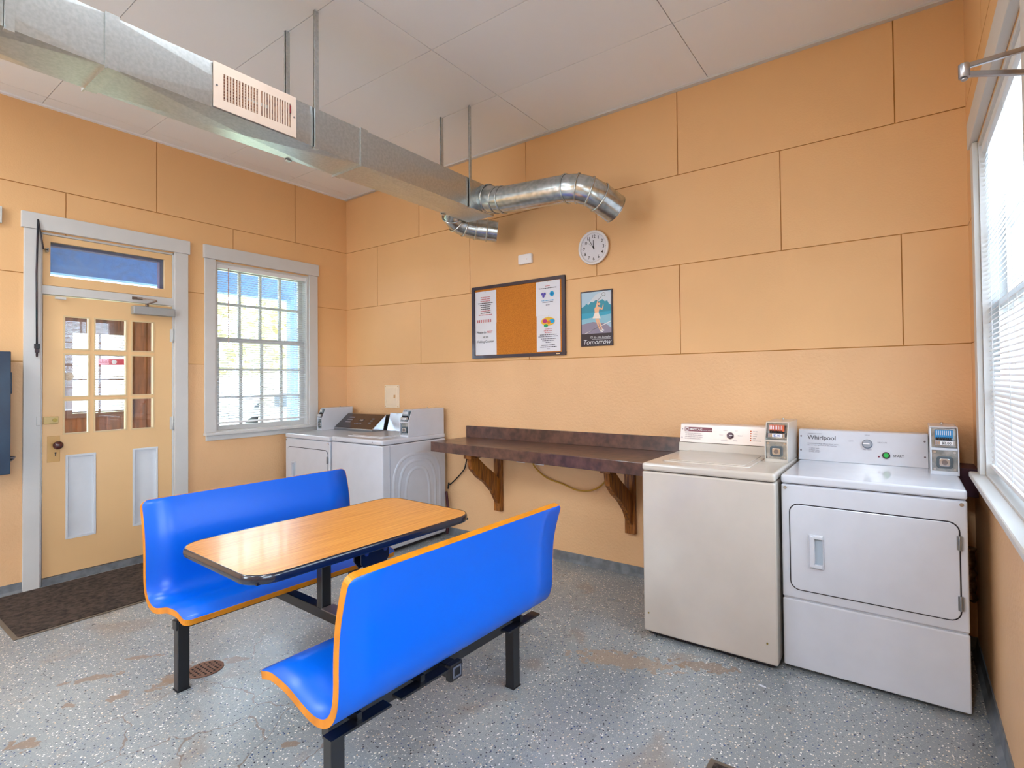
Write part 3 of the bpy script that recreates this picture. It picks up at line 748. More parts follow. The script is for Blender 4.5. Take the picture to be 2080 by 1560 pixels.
def notice(x0, x1, z0, z1, label, fill, curl=.006):
    n = empty('paper_notice', ((x0+x1)/2, -.0095, (z0+z1)/2)); tag(n, label, 'notice', 'papers pinned on the bulletin board')
    w2, h2 = (x1-x0)/2, (z1-z0)/2; mb = MB(); nx, nz = 8, 10; v = []
    for j in range(nz+1):
        for i_ in range(nx+1):
            u, t_ = i_/nx, j/nz; d_ = curl*max(0, 1-t_*3)*(.4+.6*u)+.0012*math.sin(u*5+t_*4)
            v.append((-w2+2*w2*u, -max(d_, 0)-.0004, -h2+2*h2*t_))
    mb.add(v, [(j*(nx+1)+i_, j*(nx+1)+i_+1, (j+1)*(nx+1)+i_+1, (j+1)*(nx+1)+i_) for j in range(nz) for i_ in range(nx)], None, True)
    mb.build('sheet', M_paper, n)
    mb = MB(); fill(mb, w2, h2); o = mb.build('printing', M_txt, n); o.location = (0, -.0034, 0)
    MB().disc((0, 0, h2-.008), (0, -1, 0), .004, .006, 10).build('push_pin', M_wp, n)
    return n
def f1(mb, w2, h2):
    para(mb, 3, 0, w2*.75, .090, .018, [M_txtr], 1); para(mb, 4, 0, w2*.75, .036, .018, [M_txtb], 2); para(mb, 3, 0, w2*.72, -.036, .018, [M_txtr, M_txtb], 3)
    for k in range(8): mb.box(-w2*.8+k*.022, -w2*.8+k*.022+.012, -.0008, -.0004, -h2+.012, -h2+.038, M_txtr)
def f2(mb, w2, h2):
    text(mb, 'Please do', .030, (.008, 0, .055), X, Z, M_txtb, 'RIGHT'); text(mb, 'NOT', .030, (.018, 0, .055), X, Z, mat('print_pink', '#D4626C', .7), 'LEFT')
    text(mb, 'sit on', .030, (0, 0, .012), X, Z, M_txtb); text(mb, 'Folding Counter', .030, (0, 0, -.031), X, Z, M_txtb)
BL = [0]
def blob(mb, x, z, r, m_, k=10, sq=1.):
    BL[0] += 1; mb.add([(x+r*math.cos(6.283*j/k), -.0009-.00012*BL[0], z+sq*r*math.sin(6.283*j/k)) for j in range(k)], [tuple(range(k))[::-1]], m_)
def f3(mb, w2, h2):
    para(mb, 1, 0, w2*.25, .100, .014, [M_txtr], 5); para(mb, 1, 0, w2*.85, .082, .014, [M_txtb], 6)
    mp_ = mat('print_purple', '#5A4FB0', .7); mc_ = mat('print_cyan', '#1FA4D8', .7)
    for dx_, dz_ in ((-.012, .008), (.012, .008), (0, -.012)): blob(mb, -.043+dx_, .030+dz_, .012, mp_)
    blob(mb, .043, .034, .024, mc_, 6); blob(mb, .043, .034, .012, mat('print_blue', '#1676B8', .7), 8)
    para(mb, 2, 0, w2*.75, -.022, .014, [mc_, M_txt], 7); para(mb, 1, 0, w2*.25, -.060, .014, [M_txt], 8)
def f4(mb, w2, h2):
    blob(mb, 0, .100, .072, mat('print_yellow', '#E8B83A', .7), 16, .50)
    blob(mb, -.032, .104, .024, mat('print_magenta', '#C03A7A', .7), 12, .7); blob(mb, .040, .100, .030, mat('print_cyan', '#1FA4D8'), 12, .6); blob(mb, .008, .094, .02, mat('print_orange', '#D97A2A', .7), 10, .7); blob(mb, -.022, .066, .022, mat('print_green', '#2FA068', .7), 10, .6)
    para(mb, 3, 0, w2*.4, .034, .015, [M_txtr], 9); para(mb, 2, 0, w2*.9, -.014, .015, [M_txtb, M_txt], 10); para(mb, 2, 0, w2*.85, -.048, .015, [M_txt], 11); para(mb, 1, 0, w2*.3, -.078, .015, [M_txt], 12)
    para(mb, 2, 0, w2*.9, -.102, .015, [M_txtb], 13); para(mb, 1, 0, w2*.2, -.134, .015, [M_txt], 14)
notice(1.989, 2.243, 1.998, 2.297, 'white notice with red and dark lines, upper left on the bulletin board', f1, .0015)
notice(1.988, 2.241, 1.712, 2.000, 'white notice reading Please do NOT sit on Folding Counter, lower left on the board', f2, .0012)
notice(2.686, 2.930, 2.022, 2.312, 'white notice with purple and blue pictures, upper right on the bulletin board', f3, .0022)
notice(2.689, 2.931, 1.718, 2.022, 'white notice with a colourful picture, lower right on the bulletin board', f4, .0018)

# poster of a tennis player
po = empty('poster', (3.272, -.001, 1.963)); tag(po, 'framed tennis player poster with the word Tomorrow on the back wall', 'poster')
pw, ph = .143, .220
MB().box(-pw, pw, -.012, 0, -ph, ph).build('poster_panel', mat('poster_border', '#241A2C', .3), po, .001)
mb = MB(); ys = -.0125
def pp_(pts, m_, l=0): mb.add([(x*pw, ys-.0002*l, z*ph) for x, z in pts], [tuple(range(len(pts)))[::-1]], m_)
c_sky = mat('poster_sky', '#A9C6DA', .4); c_cl = mat('poster_cloud', '#C9D2DC', .4); c_tr = mat('poster_trees', '#1E8DA6', .4); c_he = mat('poster_hedge', '#2AA0C0', .4)
c_c1 = mat('poster_court', '#86BCD0', .4); c_c2 = mat('poster_court_grey', '#8A8298', .4); c_li = mat('poster_line', '#E4E2E6', .4); c_sk = mat('poster_skin', '#E8B894', .4)
c_ha = mat('poster_hair', '#2A2438', .4); c_dr = mat('poster_dress', '#EFE6DC', .4); c_to = mat('poster_top', '#EDB58A', .4)
pp_([(-.93, -.55), (.93, -.55), (.93, .95), (-.93, .95)], c_sky)
pp_([(-.6, .5), (0, .85), (.5, .95), (.93, .9), (.93, .4), (-.3, .4)], c_cl, 1)
tr_ = [(-.93, .15), (-.93, .42), (-.75, .46), (-.62, .55), (-.48, .50), (-.34, .60), (-.18, .58), (0, .66), (.2, .6), (.4, .66), (.55, .58), (.7, .6), (.82, .46), (.93, .44), (.93, .15)]
pp_(tr_, c_tr, 2); pp_([(-.93, -.02), (.93, .12), (.93, .22), (-.93, .2)], c_he, 3)
pp_([(-.93, -.2), (-.93, -.02), (.93, .12), (.93, -.2)], c_c1, 3); pp_([(-.93, -.55), (-.93, -.2), (-.2, -.13), (.6, -.22), (.93, -.38), (.93, -.55)], c_c2, 4)
pp_([(-.8, -.55), (-.7, -.55), (.93, -.12), (.93, -.16)], c_li, 5)
def limb(a, b, w1, w2, m_, l):
    ax, az = a[0]*pw, a[1]*ph; bx, bz = b[0]*pw, b[1]*ph; dx, dz = bx-ax, bz-az; n_ = math.hypot(dx, dz); px, pz = -dz/n_, dx/n_
    mb.add([(ax+px*w1, ys-.0002*l, az+pz*w1), (bx+px*w2, ys-.0002*l, bz+pz*w2), (bx-px*w2, ys-.0002*l, bz-pz*w2), (ax-px*w1, ys-.0002*l, az-pz*w1)], [(0, 1, 2, 3)], m_)
limb((0, -.02), (.16, -.32), .009, .006, c_sk, 6); limb((.16, -.30), (.26, -.46), .006, .004, c_sk, 6); limb((.1, -.02), (.28, -.28), .009, .006, c_sk, 6); limb((.28, -.28), (.38, -.42), .006, .004, c_sk, 6)
pp_([(-.22, .0), (.28, -.02), (.16, .20), (-.08, .20)], c_dr, 7); pp_([(-.08, .18), (.16, .2), (.24, .38), (.02, .44), (-.1, .34)], c_to, 8)
limb((.05, .40), (.12, .62), .008, .005, c_sk, 9); limb((.22, .36), (.40, .30), .007, .005, c_sk, 9); limb((.40, .30), (.46, .46), .005, .004, c_sk, 9)
def pb(x, z, r, m_, l, sx=1., sz=1.): mb.add([(x*pw+r*sx*math.cos(6.283*k/16), ys-.0002*l, z*ph+r*sz*math.sin(6.283*k/16)) for k in range(16)], [tuple(range(16))[::-1]], m_)
pb(.16, .50, .016, c_ha, 8); pb(.20, .50, .011, c_sk, 10)
limb((.12, .64), (.36, .76), .0015, .0015, c_ha, 9)
mbr = MB(); mbr.ring((.48*pw, ys-.002, .83*ph), (0, -1, 0), .013, .0155, .0004, 20, c_ha); mb.add(mbr.v, mbr.f, c_ha)
limb((.26, -.46), (.42, -.50), .005, .004, c_li, 9); limb((.36, -.42), (.50, -.46), .005, .004, c_li, 9)
mb.build('poster_artwork', c_sky, po)
mb = MB(); text(mb, "I'll do the laundry", .026, (.125, -.0125, -.160), X, Z, M_panelw, 'RIGHT', .35); text(mb, 'Tomorrow', .056, (.0, -.0125, -.206), X, Z, M_panelw, 'CENTER', .3)
mb.box(-.04, .128, -.0131, -.0126, -.1675, -.1655, M_panelw)
mb.build('poster_lettering', M_panelw, po)

# ------------------------------------------------------------------ counter shelf
cs = empty('folding_counter', (2.9, 0, 0)); tag(cs, 'dark brown laminate wall counter on wooden brackets with a backsplash', 'counter')
ZC = .952
MB().prism([(1.87-2.9, -.005), (3.995-2.9, -.005), (3.995-2.9, -.585), (1.87-2.9-.02, -.445)], ZC-.085, ZC, 'z').build('worktop', M_counter, cs, .004)
MB().box(1.872-2.9, 3.975-2.9, -.024, -.002, ZC, 1.058).build('backsplash', M_counter, cs, .002)
for bx_ in (2.258, 3.552):
    x = bx_-2.9; b_ = empty('x') if False else None
    mb = MB()
    mb.box(x-.042, x+.042, -.038, -.006, .315, ZC-.088)
    mb.box(x-.042, x+.042, -.42, -.006, ZC-.125, ZC-.088)
    br = mb.build('bracket', M_oak, cs, .003)
    # curved diagonal brace
    o_ = [(-.40, ZC-.125), (-.385, .74), (-.30, .655), (-.215, .60), (-.12, .505), (-.075, .43), (-.045, .385), (-.03, .385)]
    i_ = [(-.03, .60), (-.10, .665), (-.20, .735), (-.31, ZC-.125)]
    MB().prism([(a*1.0, b) for a, b in o_+i_], x-.021, x+.021, 'x').build('bracket_brace', M_oak, br, .002)
    MB().disc((x, -.035, .365), (0, -1, 0), .006, .003, 12).build('bracket_screw', M_blackp, br)

# electric things under the counter
for k, (x, z) in enumerate(((2.50, .80), (2.70, .795))):
    o_ = empty('wall_outlet', (x, -.001, z)); tag(o_, ['white wall outlet under the counter, left of the two', 'white wall outlet under the counter, beside the yellow cord'][k], 'outlet', 'outlets under the counter')
    MB().box(-.045, .045, -.008, 0, -.04, .06).build('outlet_plate', M_wp, o_, .002)
    for dz in (-.02, .03): MB().prism(rrect(-.016, .016, dz-.013, dz+.013, .006), -.011, -.007, 'y').build('socket', M_wp, o_)
def curve_pts(P, n=10):
    P = [Vector(p) for p in P]; out = []
    for i in range(len(P)-1):
        a, b, c, e = P[max(i-1, 0)], P[i], P[i+1], P[min(i+2, len(P)-1)]
        for k in range(n):
            t = k/n; out.append(.5*((2*b)+(-a+c)*t+(2*a-5*b+4*c-e)*t*t+(-a+3*b-3*c+e)*t**3))
    out.append(P[-1]); return out
mb = MB(); mb.tube(curve_pts([(2.66, -.03, .795), (2.665, -.035, .75), (2.78, -.03, .665), (2.95, -.03, .625), (3.1, -.03, .59), (3.25, -.03, .615), (3.36, -.03, .71), (3.42, -.03, .86)]), .007, 8)
tag(mb.build('extension_cord', mat('cord_yellow', '#B98A2A', .5)), 'yellow extension cord looping on the wall under the counter', 'cord')
mb = MB(); mb.tube(curve_pts([(1.895, -.02, .855), (1.86, -.02, .70), (1.82, -.02, .625), (1.66, -.02, .49), (1.635, -.02, .50), (1.625, -.02, .44)], 6), .006, 8)
tag(mb.build('power_cord', M_blackp), 'thin black power cord on the wall between the washer and the counter', 'cord')
mb = MB(); mb.tube(curve_pts([(1.625, -.045, .42), (1.640, -.045, .33), (1.655, -.045, .2), (1.635, -.045, .02)], 6), .012, 10)
tag(mb.build('drain_hose', mat('hose_maroon', '#4A1A26', .5)), 'dark maroon hose behind the white washer', 'hose')

# ------------------------------------------------------------------ laundry machines
M_lens = mat('meter_plate', '#B7BEC2', .25, .85, noise=(30, '#8C979C', .3))
def coin_box(parent, x0, x1, yf, yb, zd, zt, mbody, mslot, mprice, price='$2.00'):
    """coin meter: leaning front, slide above, lock below"""
    w_ = x1-x0; h = zt-zd; zm = zd+h*.55
    fr = [(yf, zd), (yf, zm), (yf+.045, zt-.006), (yf+.055, zt), (yb, zt), (yb, zd)]
    mb = MB(); t = .006
    mb.prism(fr, x0, x0+t, 'x'); mb.prism(fr, x1-t, x1, 'x')
    mb.prism([(yf+.075, zd), (yf+.075, zt), (yb, zt), (yb, zd)], x0+t, x1-t, 'x')
    mb.prism([(yf+.045, zt-.006), (yf+.055, zt), (yf+.075, zt), (yf+.075, zt-.006)], x0+t, x1-t, 'x')
    mb.box(x0+t, x1-t, yf+.002, yf+.075, zd, zd+.018); mb.box(x0+t, x1-t, yf+.004, yf+.075, zm-.008, zm+.004)
    cb = mb.build('coin_box', mbody, parent, .0015)
    mb = MB(); mb.disc(((x0+x1)/2, (yf+yb)/2+.06, zt), (0, 0, 1), .006, .012, 12); mb.build('top_screw', M_chrome, cb)
    c = (x0+x1)/2
    pl = MB().box(x0+t, x1-t, yf+.012, yf+.018, zd+.018, zm-.008).build('lock_plate', M_lens, cb)
    mb = MB(); mb.prism(rrect(c-.034, c+.034, zd+.032, zd+.092, .014), yf+.004, yf+.012, 'y'); mb.build('lock_surround', mat('lock_dark', '#5C6870', .3, .6), pl, .002)
    mb = MB(); mb.prism(rrect(c-.022, c+.022, zd+.042, zd+.082, .010), yf-.001, yf+.006, 'y'); mb.build('lock_face', M_chrome, pl, .002)
    mb = MB(); mb.disc((c, yf-.001, zd+.062), (0, -1, 0), .012, .004, 20); mb.build('lock_cylinder', mat('lock_core', '#8C8A90', .25, .9), pl)
    for sx in (-1, 1):
        for zz in (zd+.028, zm-.018): MB().disc((c+sx*(w_/2-.018), yf+.012, zz), (0, -1, 0), .006, .003, 12).build('plate_screw', M_chrome, pl)
    sl = MB().prism([(yf+.055, zm+.004), (yf+.060, zm+.004), (yf+.070, zt-.010), (yf+.065, zt-.010)], x0+t, x1-t, 'x').build('slide_plate', M_lens, cb)
    mb = MB(); mb.box(x0+.022, x1-.022, yf+.022, yf+.056, zm+.050, zt-.016, mslot)
    n = 8; g = (w_-.052)/n
    for k in range(n):
        xx = x0+.026+k*g; mb.box(xx, xx+g*.42, yf+.019, yf+.023, zt-.040, zt-.018, M_wp); mb.box(xx+g*.05, xx+g*.5, yf+.010, yf+.030, zm+.042, zm+.056, M_blackp)
    mb.build('coin_slots', mslot, sl)
    mb = MB(); mb.box(x0+.020, x1-.014, yf-.004, yf+.05, zm+.018, zm+.042); mb.box(x0+.030, x1-.024, yf-.010, yf-.002, zm+.020, zm+.040)
    s3 = mb.build('coin_slide', M_chrome, sl, .002)
    mb = MB(); quad(mb, (c+.008, yf-.0106, zm+.030), X, Z, -.026, .026, -.0095, .0095, M_wp, 0); text(mb, price, .017, (c+.008, yf-.0108, zm+.0245), X, Z, mprice, off=.01); mb.build('price_label', M_wp, s3)
    return cb

def console(parent, x0, x1, yb, zd, zt, dy, m_, body=None, name='control_console'):
    """slanted fascia from (yb-dy) at the deck to yb at the top"""
    mb = MB(); mb.prism([(yb-dy, zd), (yb-.022, zt-.006), (yb-.016, zt), (yb+.06, zt), (yb+.06, zd)], x0, x1, 'x')
    return mb.build(name, m_, parent, .003)

def dryer(x0, x1, yf, yb, zd, label, full=True, coin_left=False, group=None):
    d_ = empty('clothes_dryer', ((x0+x1)/2, (yf+yb)/2, 0)); tag(d_, label, 'dryer')
    cx_, cy_ = (x0+x1)/2, (yf+yb)/2; a, b = x0-cx_, x1-cx_; f, k = yf-cy_, yb-cy_
    wd = b-a
    MB().box(a+.004, b-.004, f+.012, k, .03, zd-.004).build('cabinet', M_white, d_, .004)
    MB().box(a, b, f-.004, k, zd, zd+.042).build('top_deck', M_white, d_, .010, 3)
    zs = .365
    MB().box(a, b, f, f+.014, zs+.004, zd-.006).build('front_panel', M_white, d_, .007, 3)
    MB().box(a, b, f, f+.014, .024, zs-.004).build('lower_panel', M_white, d_, .007, 3)
    mb = MB(); mb.prism(rrect(a+.036, b-.026, .412, .845, .045), f-.0012, f+.001, 'y'); mb.build('door_gap_shade', M_dark, d_)  # dark sheet standing in for the shaded groove around the door
    mb = MB(); mb.prism(rrect(a+.041, b-.031, .417, .840, .041), f-.006, f, 'y'); dr = mb.build('dryer_door', M_white, d_, .003)
    hx = a+.125; mb = MB()
    for r in sub_rects((hx, hx+.066, .537, .702), [(hx+.028, hx+.062, .560, .684)]): mb.box(r[0], r[1], f-.014, f-.006, r[2], r[3])
    mb.box(hx+.006, hx+.026, f-.024, f-.010, .545, .694)
    mb.box(hx+.006, hx+.062, f-.022, f-.010, .684, .697); mb.box(hx+.006, hx+.062, f-.022, f-.010, .542, .560)
    h_ = mb.build('door_handle', M_white, dr, .002)
    MB().box(hx+.026, hx+.063, f-.0075, f-.0055, .556, .686).build('handle_recess', mat('recess_grey', '#A9B7C4', .4), h_)
    for z in (.755, .495):
        mb = MB(); mb.box(b-.040, b-.020, f-.011, f-.001, z-.030, z+.030); mb.tube([(b-.030, f-.011, z-.032), (b-.030, f-.011, z+.032)], .005, 10)
        mb.build('hinge', mat('hinge_grey', '#8E9296', .35, .7), dr, .001)
    for x in (a+.020, b-.020): MB().disc((x, f+.001, zd-.022), (0, -1, 0), .008, .005, 16).build('screw', M_chrome, d_)
    for x in (a+.06, b-.06):
        for y in (f+.08, k-.08): MB().tube([(x, y, 0), (x, y, .032)], [.022, .018], 14).build('foot', M_wp, d_)
    return d_, a, b, f, k

# big white dryer on the right
DX0, DX1, DYF, DYB = 4.748, 5.497, -.743, -.05
d_, a, b, f, k = dryer(DX0, DX1, DYF, DYB, .943, 'white coin operated dryer with a green start button, in the right corner')
zt0 = .985; cy_ = (DYF+DYB)/2; cx_ = (DX0+DX1)/2
cn = console(d_, a-.004, b-.115, -.12-cy_, zt0, 1.165, .055, M_white)
# console face frame
pO = Vector((0, -.175-cy_, zt0)); pU = Vector((0, .033, .174)).normalized()
def on_console(x, h, lift=.0): return Vector((x-cx_, -.175-cy_, zt0))+pU*h+Vector((0, -1, .19)).normalized()*lift
Nn = Vector((1, 0, 0)).cross(pU)
mb = MB(); text(mb, 'Whirlpool', .036, on_console(4.792, .125, .0005), X, pU, M_txtb, 'LEFT', off=.004)
text(mb, 'COMMERCIAL LAUNDRY', .007, on_console(4.793, .157, .0005), X, pU, M_txt, 'LEFT')
for i_ in range(2): text(mb, ['Commercial energy efficient dryer series', 'Do not leave garments in this machine'][i_], .0098, on_console(4.793, .098-.010*i_, .0005), X, pU, M_txt, 'LEFT')
for i_, s in enumerate(('1. Select cycle', '2. Insert coins', '3. Press START')): text(mb, s, .0098, on_console(4.80, .070-.011*i_, .0005), X, pU, M_txt, 'LEFT')
text(mb, 'HIGH', .010, on_console(5.10, .160, .0005), X, pU, M_txt); text(mb, 'LOW', .010, on_console(5.02, .122, .0005), X, pU, M_txt); text(mb, 'DELICATE', .010, on_console(5.172, .122, .0005), X, pU, M_txt); text(mb, 'NO HEAT', .010, on_console(5.10, .078, .0005), X, pU, M_txt)
text(mb, 'START', .017, on_console(5.222, .049, .0005), X, pU, M_ink, 'LEFT', off=.012)
mb.build('console_lettering', M_txt, cn)
mb = MB(); p = on_console(5.10, .113); mb.tube([p, p+Nn*.004, p+Nn*.006, p+Nn*.020], [.026, .026, .024, .021], 28)
kb = mb.build('cycle_knob', mat('knob_grey', '#8D97A6', .3, .4), cn)
mb = MB(); mb.sqtube(p+Nn*.022-Vector((.02, 0, 0)), p+Nn*.022+Vector((.012, 0, 0)), .005, Nn); mb.build('knob_pointer', M_wp, kb)
mb = MB(); p = on_console(5.19, .055); mb.disc(p, Nn, .019, .006, 24); sbn = mb.build('start_button_ring', M_blackp, cn)
MB().disc(p+Nn*.005, Nn, .0125, .005, 20).build('start_button', mat('green_button', '#1FAE50', .25), sbn)
mb = MB(); p = on_console(5.155, .046); mb.disc(p, Nn, .005, .002, 14); mb.build('indicator_lamp', M_maroon, cn)
for (x, h) in ((4.757, .142), (4.757, .058), (5.366, .142), (5.366, .058)):
    MB().disc(on_console(x, h), Nn, .005, .002, 12).build('console_screw', mat('screw_dark', '#6E6A76', .3, .6), cn)
coin_box(d_, 5.383-cx_, 5.499-cx_, -.36-cy_, -.08-cy_, zt0, 1.222, M_white, mat('slot_blue', '#2F8CC8', .35), M_ink)
MB().box(5.383-cx_, 5.499-cx_, -.18-cy_, -.06-cy_, zt0, 1.160).build('meter_base', M_white, d_, .002)

def washer(x0, x1, yf, yb, zd, label, M_, lid=True):
    w_ = empty('washing_machine', ((x0+x1)/2, (yf+yb)/2, 0)); tag(w_, label, 'washer')
    cx, cy = (x0+x1)/2, (yf+yb)/2; a, b = x0-cx, x1-cx; f, k = yf-cy, yb-cy
    MB().box(a, b, f, k, .032, zd-.004).build('cabinet', M_, w_, .010, 3)
    MB().box(a+.02, b-.02, f+.03, k-.02, .012, .034).build('base_frame', M_dark, w_)
    MB().box(a, b, f-.003, k, zd, zd+.044).build('top_deck', M_, w_, .014, 4)
    mb = MB(); mb.prism(rrect(a+.075, b-.150, f+.105, k-.155, .03), zd+.040, zd+.050, 'z'); ld = mb.build('lid', M_, w_, .005, 3)
    mb = MB(); mb.prism(rrect(a+.105, b-.180, f+.135, k-.20, .025), zd+.049, zd+.053, 'z'); mb.build('lid_pad', M_, ld, .003)
    for x in (a+.05, b-.05):
        for y in (f+.07, k-.07): MB().tube([(x, y, 0), (x, y, .02)], .02, 12).build('foot', M_blackp, w_)
    return w_, a, b, f, k
# cream washer
WX0, WX1, WYF, WYB = 4.010, 4.734, -.813, -.05
w1, a, b, f, k = washer(WX0, WX1, WYF, WYB, .952, 'cream top loading coin washer with a round console knob, left of the right dryer', M_cream)
cx_, cy_ = (WX0+WX1)/2, (WYF+WYB)/2; zt0 = .996
for x in (a+.03, b-.05): MB().disc((x, f+.001, .137), (0, -1, 0), .005, .003, 10).build('screw', M_brass, w1)
MB().prism([(-.225-cy_, zt0), (-.212-cy_, 1.052), (-.04-cy_, 1.052), (-.04-cy_, zt0)], a+.002, b-.06, 'x').build('console_base', M_cream, w1, .003)
cn = MB().prism([(-.209-cy_, 1.054), (-.182-cy_, 1.168), (-.176-cy_, 1.174), (-.08-cy_, 1.174), (-.05-cy_, 1.054)], a+.006, b-.06, 'x').build('control_console', mat('console_champagne', '#E2D6D0', .25, .15), w1, .002)
pU = Vector((0, .027, .114)).normalized(); Nn = Vector((1, 0, 0)).cross(pU)
def on_c(x, h, lift=0.): return Vector((x-cx_, -.209-cy_, 1.054))+pU*h+Nn*lift
M_brand = mat('brand_maroon', '#7A3A48', .4)
mb = MB(); quad(mb, on_c(4.045, .072), X, pU, 0, .185, 0, .030, M_brand, .0006)
mb.build('brand_strip', M_brand, cn)
mb = MB(); quad(mb, on_c(4.049, .075), X, pU, 0, .022, 0, .024, M_wp, .0010); text(mb, 'M', .020, on_c(4.060, .080, .0008), X, pU, M_brand, off=.01)
text(mb, 'MAYTAG', .022, on_c(4.076, .0795, .0008), X, pU, M_wp, 'LEFT', off=.01); text(mb, 'COMMERCIAL WASHER', .0088, on_c(4.145, .0795, .0008), X, pU, M_wp, 'LEFT')
for i_ in range(4): text(mb, ['For best results wash full loads', 'Use only high efficiency detergent', 'Add detergent before the clothes', 'Do not overload the machine'][i_], .0088, on_c(4.05, .058-.012*i_, .0005), X, pU, M_txt, 'LEFT')
for s, x, h in (('COLD', 4.29, .055), ('WARM', 4.315, .085), ('HOT', 4.385, .085), ('BRIGHT', 4.41, .055), ('DELICATE', 4.31, .022), ('WOOL', 4.38, .022)): text(mb, s, .0088, on_c(x, h, .0005), X, pU, M_txt)
for i_, s in enumerate(('IN USE', 'WASH', 'RINSE', 'SPIN', 'LID LOCKED')): text(mb, s, .0088, on_c(4.488, .086-.0145*i_, .0005), X, pU, M_txt, 'LEFT')
mb.build('console_lettering', M_txt, cn)
p = on_c(4.348, .056); mb = MB(); mb.tube([p, p+Nn*.012, p+Nn*.020], [.022, .020, .017], 26); kb = mb.build('cycle_knob', mat('knob_maroon', '#4E2B40', .3), cn)
mb = MB(); mb.sqtube(p+Nn*.021, p+Nn*.021+Vector((.018, 0, 0)), .004, Nn); mb.build('knob_pointer', M_wp, kb)
for i_ in range(5): MB().disc(on_c(4.474, .090-.0145*i_), Nn, .0045, .002, 12).build('indicator_lamp', mat('led_amber', '#C65A1E', .4), cn)
for h in (.086, .030): MB().disc(on_c(4.030, h), Nn, .0035, .002, 10).build('console_screw', mat('screw_dark', '#6E6A76'), cn)
coin_box(w1, 4.606-cx_, 4.730-cx_, -.435-cy_, -.10-cy_, zt0, 1.222, M_cream, mat('slot_orange', '#D2613C', .35), mat('price_blue', '#1B4FA8', .5))

# far pair in the corner
DX0, DX1, DYF, DYB = .112, .868, -.775, -.05
d_, a, b, f, k = dryer(DX0, DX1, DYF, DYB, .930, 'white coin dryer with a dark slanted console in the far left corner')
cx_, cy_ = (DX0+DX1)/2, (DYF+DYB)/2; zt0 = .972
cb = MB().prism([(-.30-cy_, zt0), (-.31-cy_, zt0+.022), (-.13-cy_, 1.140), (-.05-cy_, 1.140), (-.05-cy_, zt0)], a+.10, b-.012, 'x').build('control_console', M_chrome, d_, .004)
pU = Vector((0, .18, .146)).normalized(); Nn = Vector((1, 0, 0)).cross(pU)
def on_d(x, h, lift=0.): return Vector((x, -.31-cy_, zt0+.022))+pU*h+Nn*lift
mb = MB(); poly(mb, on_d(0, 0), X, pU, rrect(a+.112, b-.024, .010, .222, .01), mat('console_black', '#2E2428', .2, coat=.5), .002)
cf = mb.build('console_fascia', MATS['console_black'], cb)
mb = MB(); quad(mb, on_d(.06, .125), X, pU, -.03, .05, -.018, .020, M_blackp, .003); text(mb, '2:00', .030, on_d(.01+.06, .115), X, pU, M_wp, thick=.0035)
for i_ in range(3): quad(mb, on_d(-.17, .085+.035*i_), X, pU, 0, .09, 0, .016, mat('button_grey', '#7E7C84', .4), .003)
for i_ in range(5): quad(mb, on_d(.0+.026*i_, .070), X, pU, 0, .014, 0, .012, MATS['button_grey'], .003)
for i_ in range(3): quad(mb, on_d(.22, .085+.030*i_), X, pU, 0, .04, 0, .014, MATS['button_grey'], .003)
mb.build('console_keys', M_wp, cf)
coin_box(d_, a+.004, a+.092, -.44-cy_, -.07-cy_, zt0, 1.205, M_white, mat('slot_steel', '#9AA4AC', .3, .5), M_ink)

WX0, WX1, WYF, WYB = .876, 1.606, -.762, -.03
w2, a, b, f, k = washer(WX0, WX1, WYF, WYB, .934, 'white coin washer with an embossed side beside the end of the counter', M_white)
cx_, cy_ = (WX0+WX1)/2, (WYF+WYB)/2; zt0 = .978
cn = MB().prism([(-.15-cy_, zt0), (-.105-cy_, 1.155), (-.04-cy_, 1.155), (-.04-cy_, zt0)], a+.01, b-.13, 'x').build('control_console', mat('console_silver', '#C6CEDA', .12, .6), w2, .003)
pO = Vector((0, -.15-cy_, zt0)); pU = Vector((0, .045, .177)).normalized(); Nn = Vector((1, 0, 0)).cross(pU)
mb = MB(); mb.disc(Vector((.05, -.15-cy_, zt0))+pU*.09, Nn, .022, .015, 22); mb.build('cycle_knob', MATS['knob_grey'], cn)
coin_box(w2, b-.128, b-.010, -.475-cy_, -.04-cy_, zt0, 1.222, M_white, mat('slot_steel', '#9AA4AC'), M_ink)
# embossed arches on the right side of the cabinet
mb = MB(); e = b+.0002
def arch(y0, y1, zb, zt, wd, th):
    n = 22; yc = (y0+y1)/2; hw = (y1-y0)/2; out = []; inn = []
    for q_ in range(n+1):
        an = math.pi*q_/n; out.append((yc-hw*math.copysign(abs(math.cos(an))**.7, math.cos(an)), zt-.30+.30*math.sin(an)**.8)); hw2 = hw-wd
        inn.append((yc-hw2*math.copysign(abs(math.cos(an))**.7, math.cos(an)), zt-.30+(.30-wd)*math.sin(an)**.8))
    out = [(y0, zb)]+out+[(y1, zb)]; inn = [(y0+wd, zb+wd)]+inn+[(y1-wd, zb+wd)]
    m_ = len(out)
    for q_ in range(m_-1):
        p1, p2, p3, p4 = out[q_], out[q_+1], inn[q_+1], inn[q_]
        mid1 = ((p1[0]+p4[0])/2, (p1[1]+p4[1])/2); mid2 = ((p2[0]+p3[0])/2, (p2[1]+p3[1])/2)
        mb.add([(e, *p1), (e, *p2), (e+th, *mid2), (e+th, *mid1)], [(0, 1, 2, 3)], None, True); mb.add([(e+th, *mid1), (e+th, *mid2), (e, *p3), (e, *p4)], [(0, 1, 2, 3)], None, True)
for s_i in (0, .06, .13): arch(f+.10+s_i, k-.06-s_i, .10+s_i*.5, .84-s_i, .030, .010)
mb.build('embossed_side', M_white, w2)
MB().box(e-.001, e+.0015, f+.075, f+.079, .06, .925).build('side_seam', mat('seam_grey', '#9AA3B2', .5), w2)
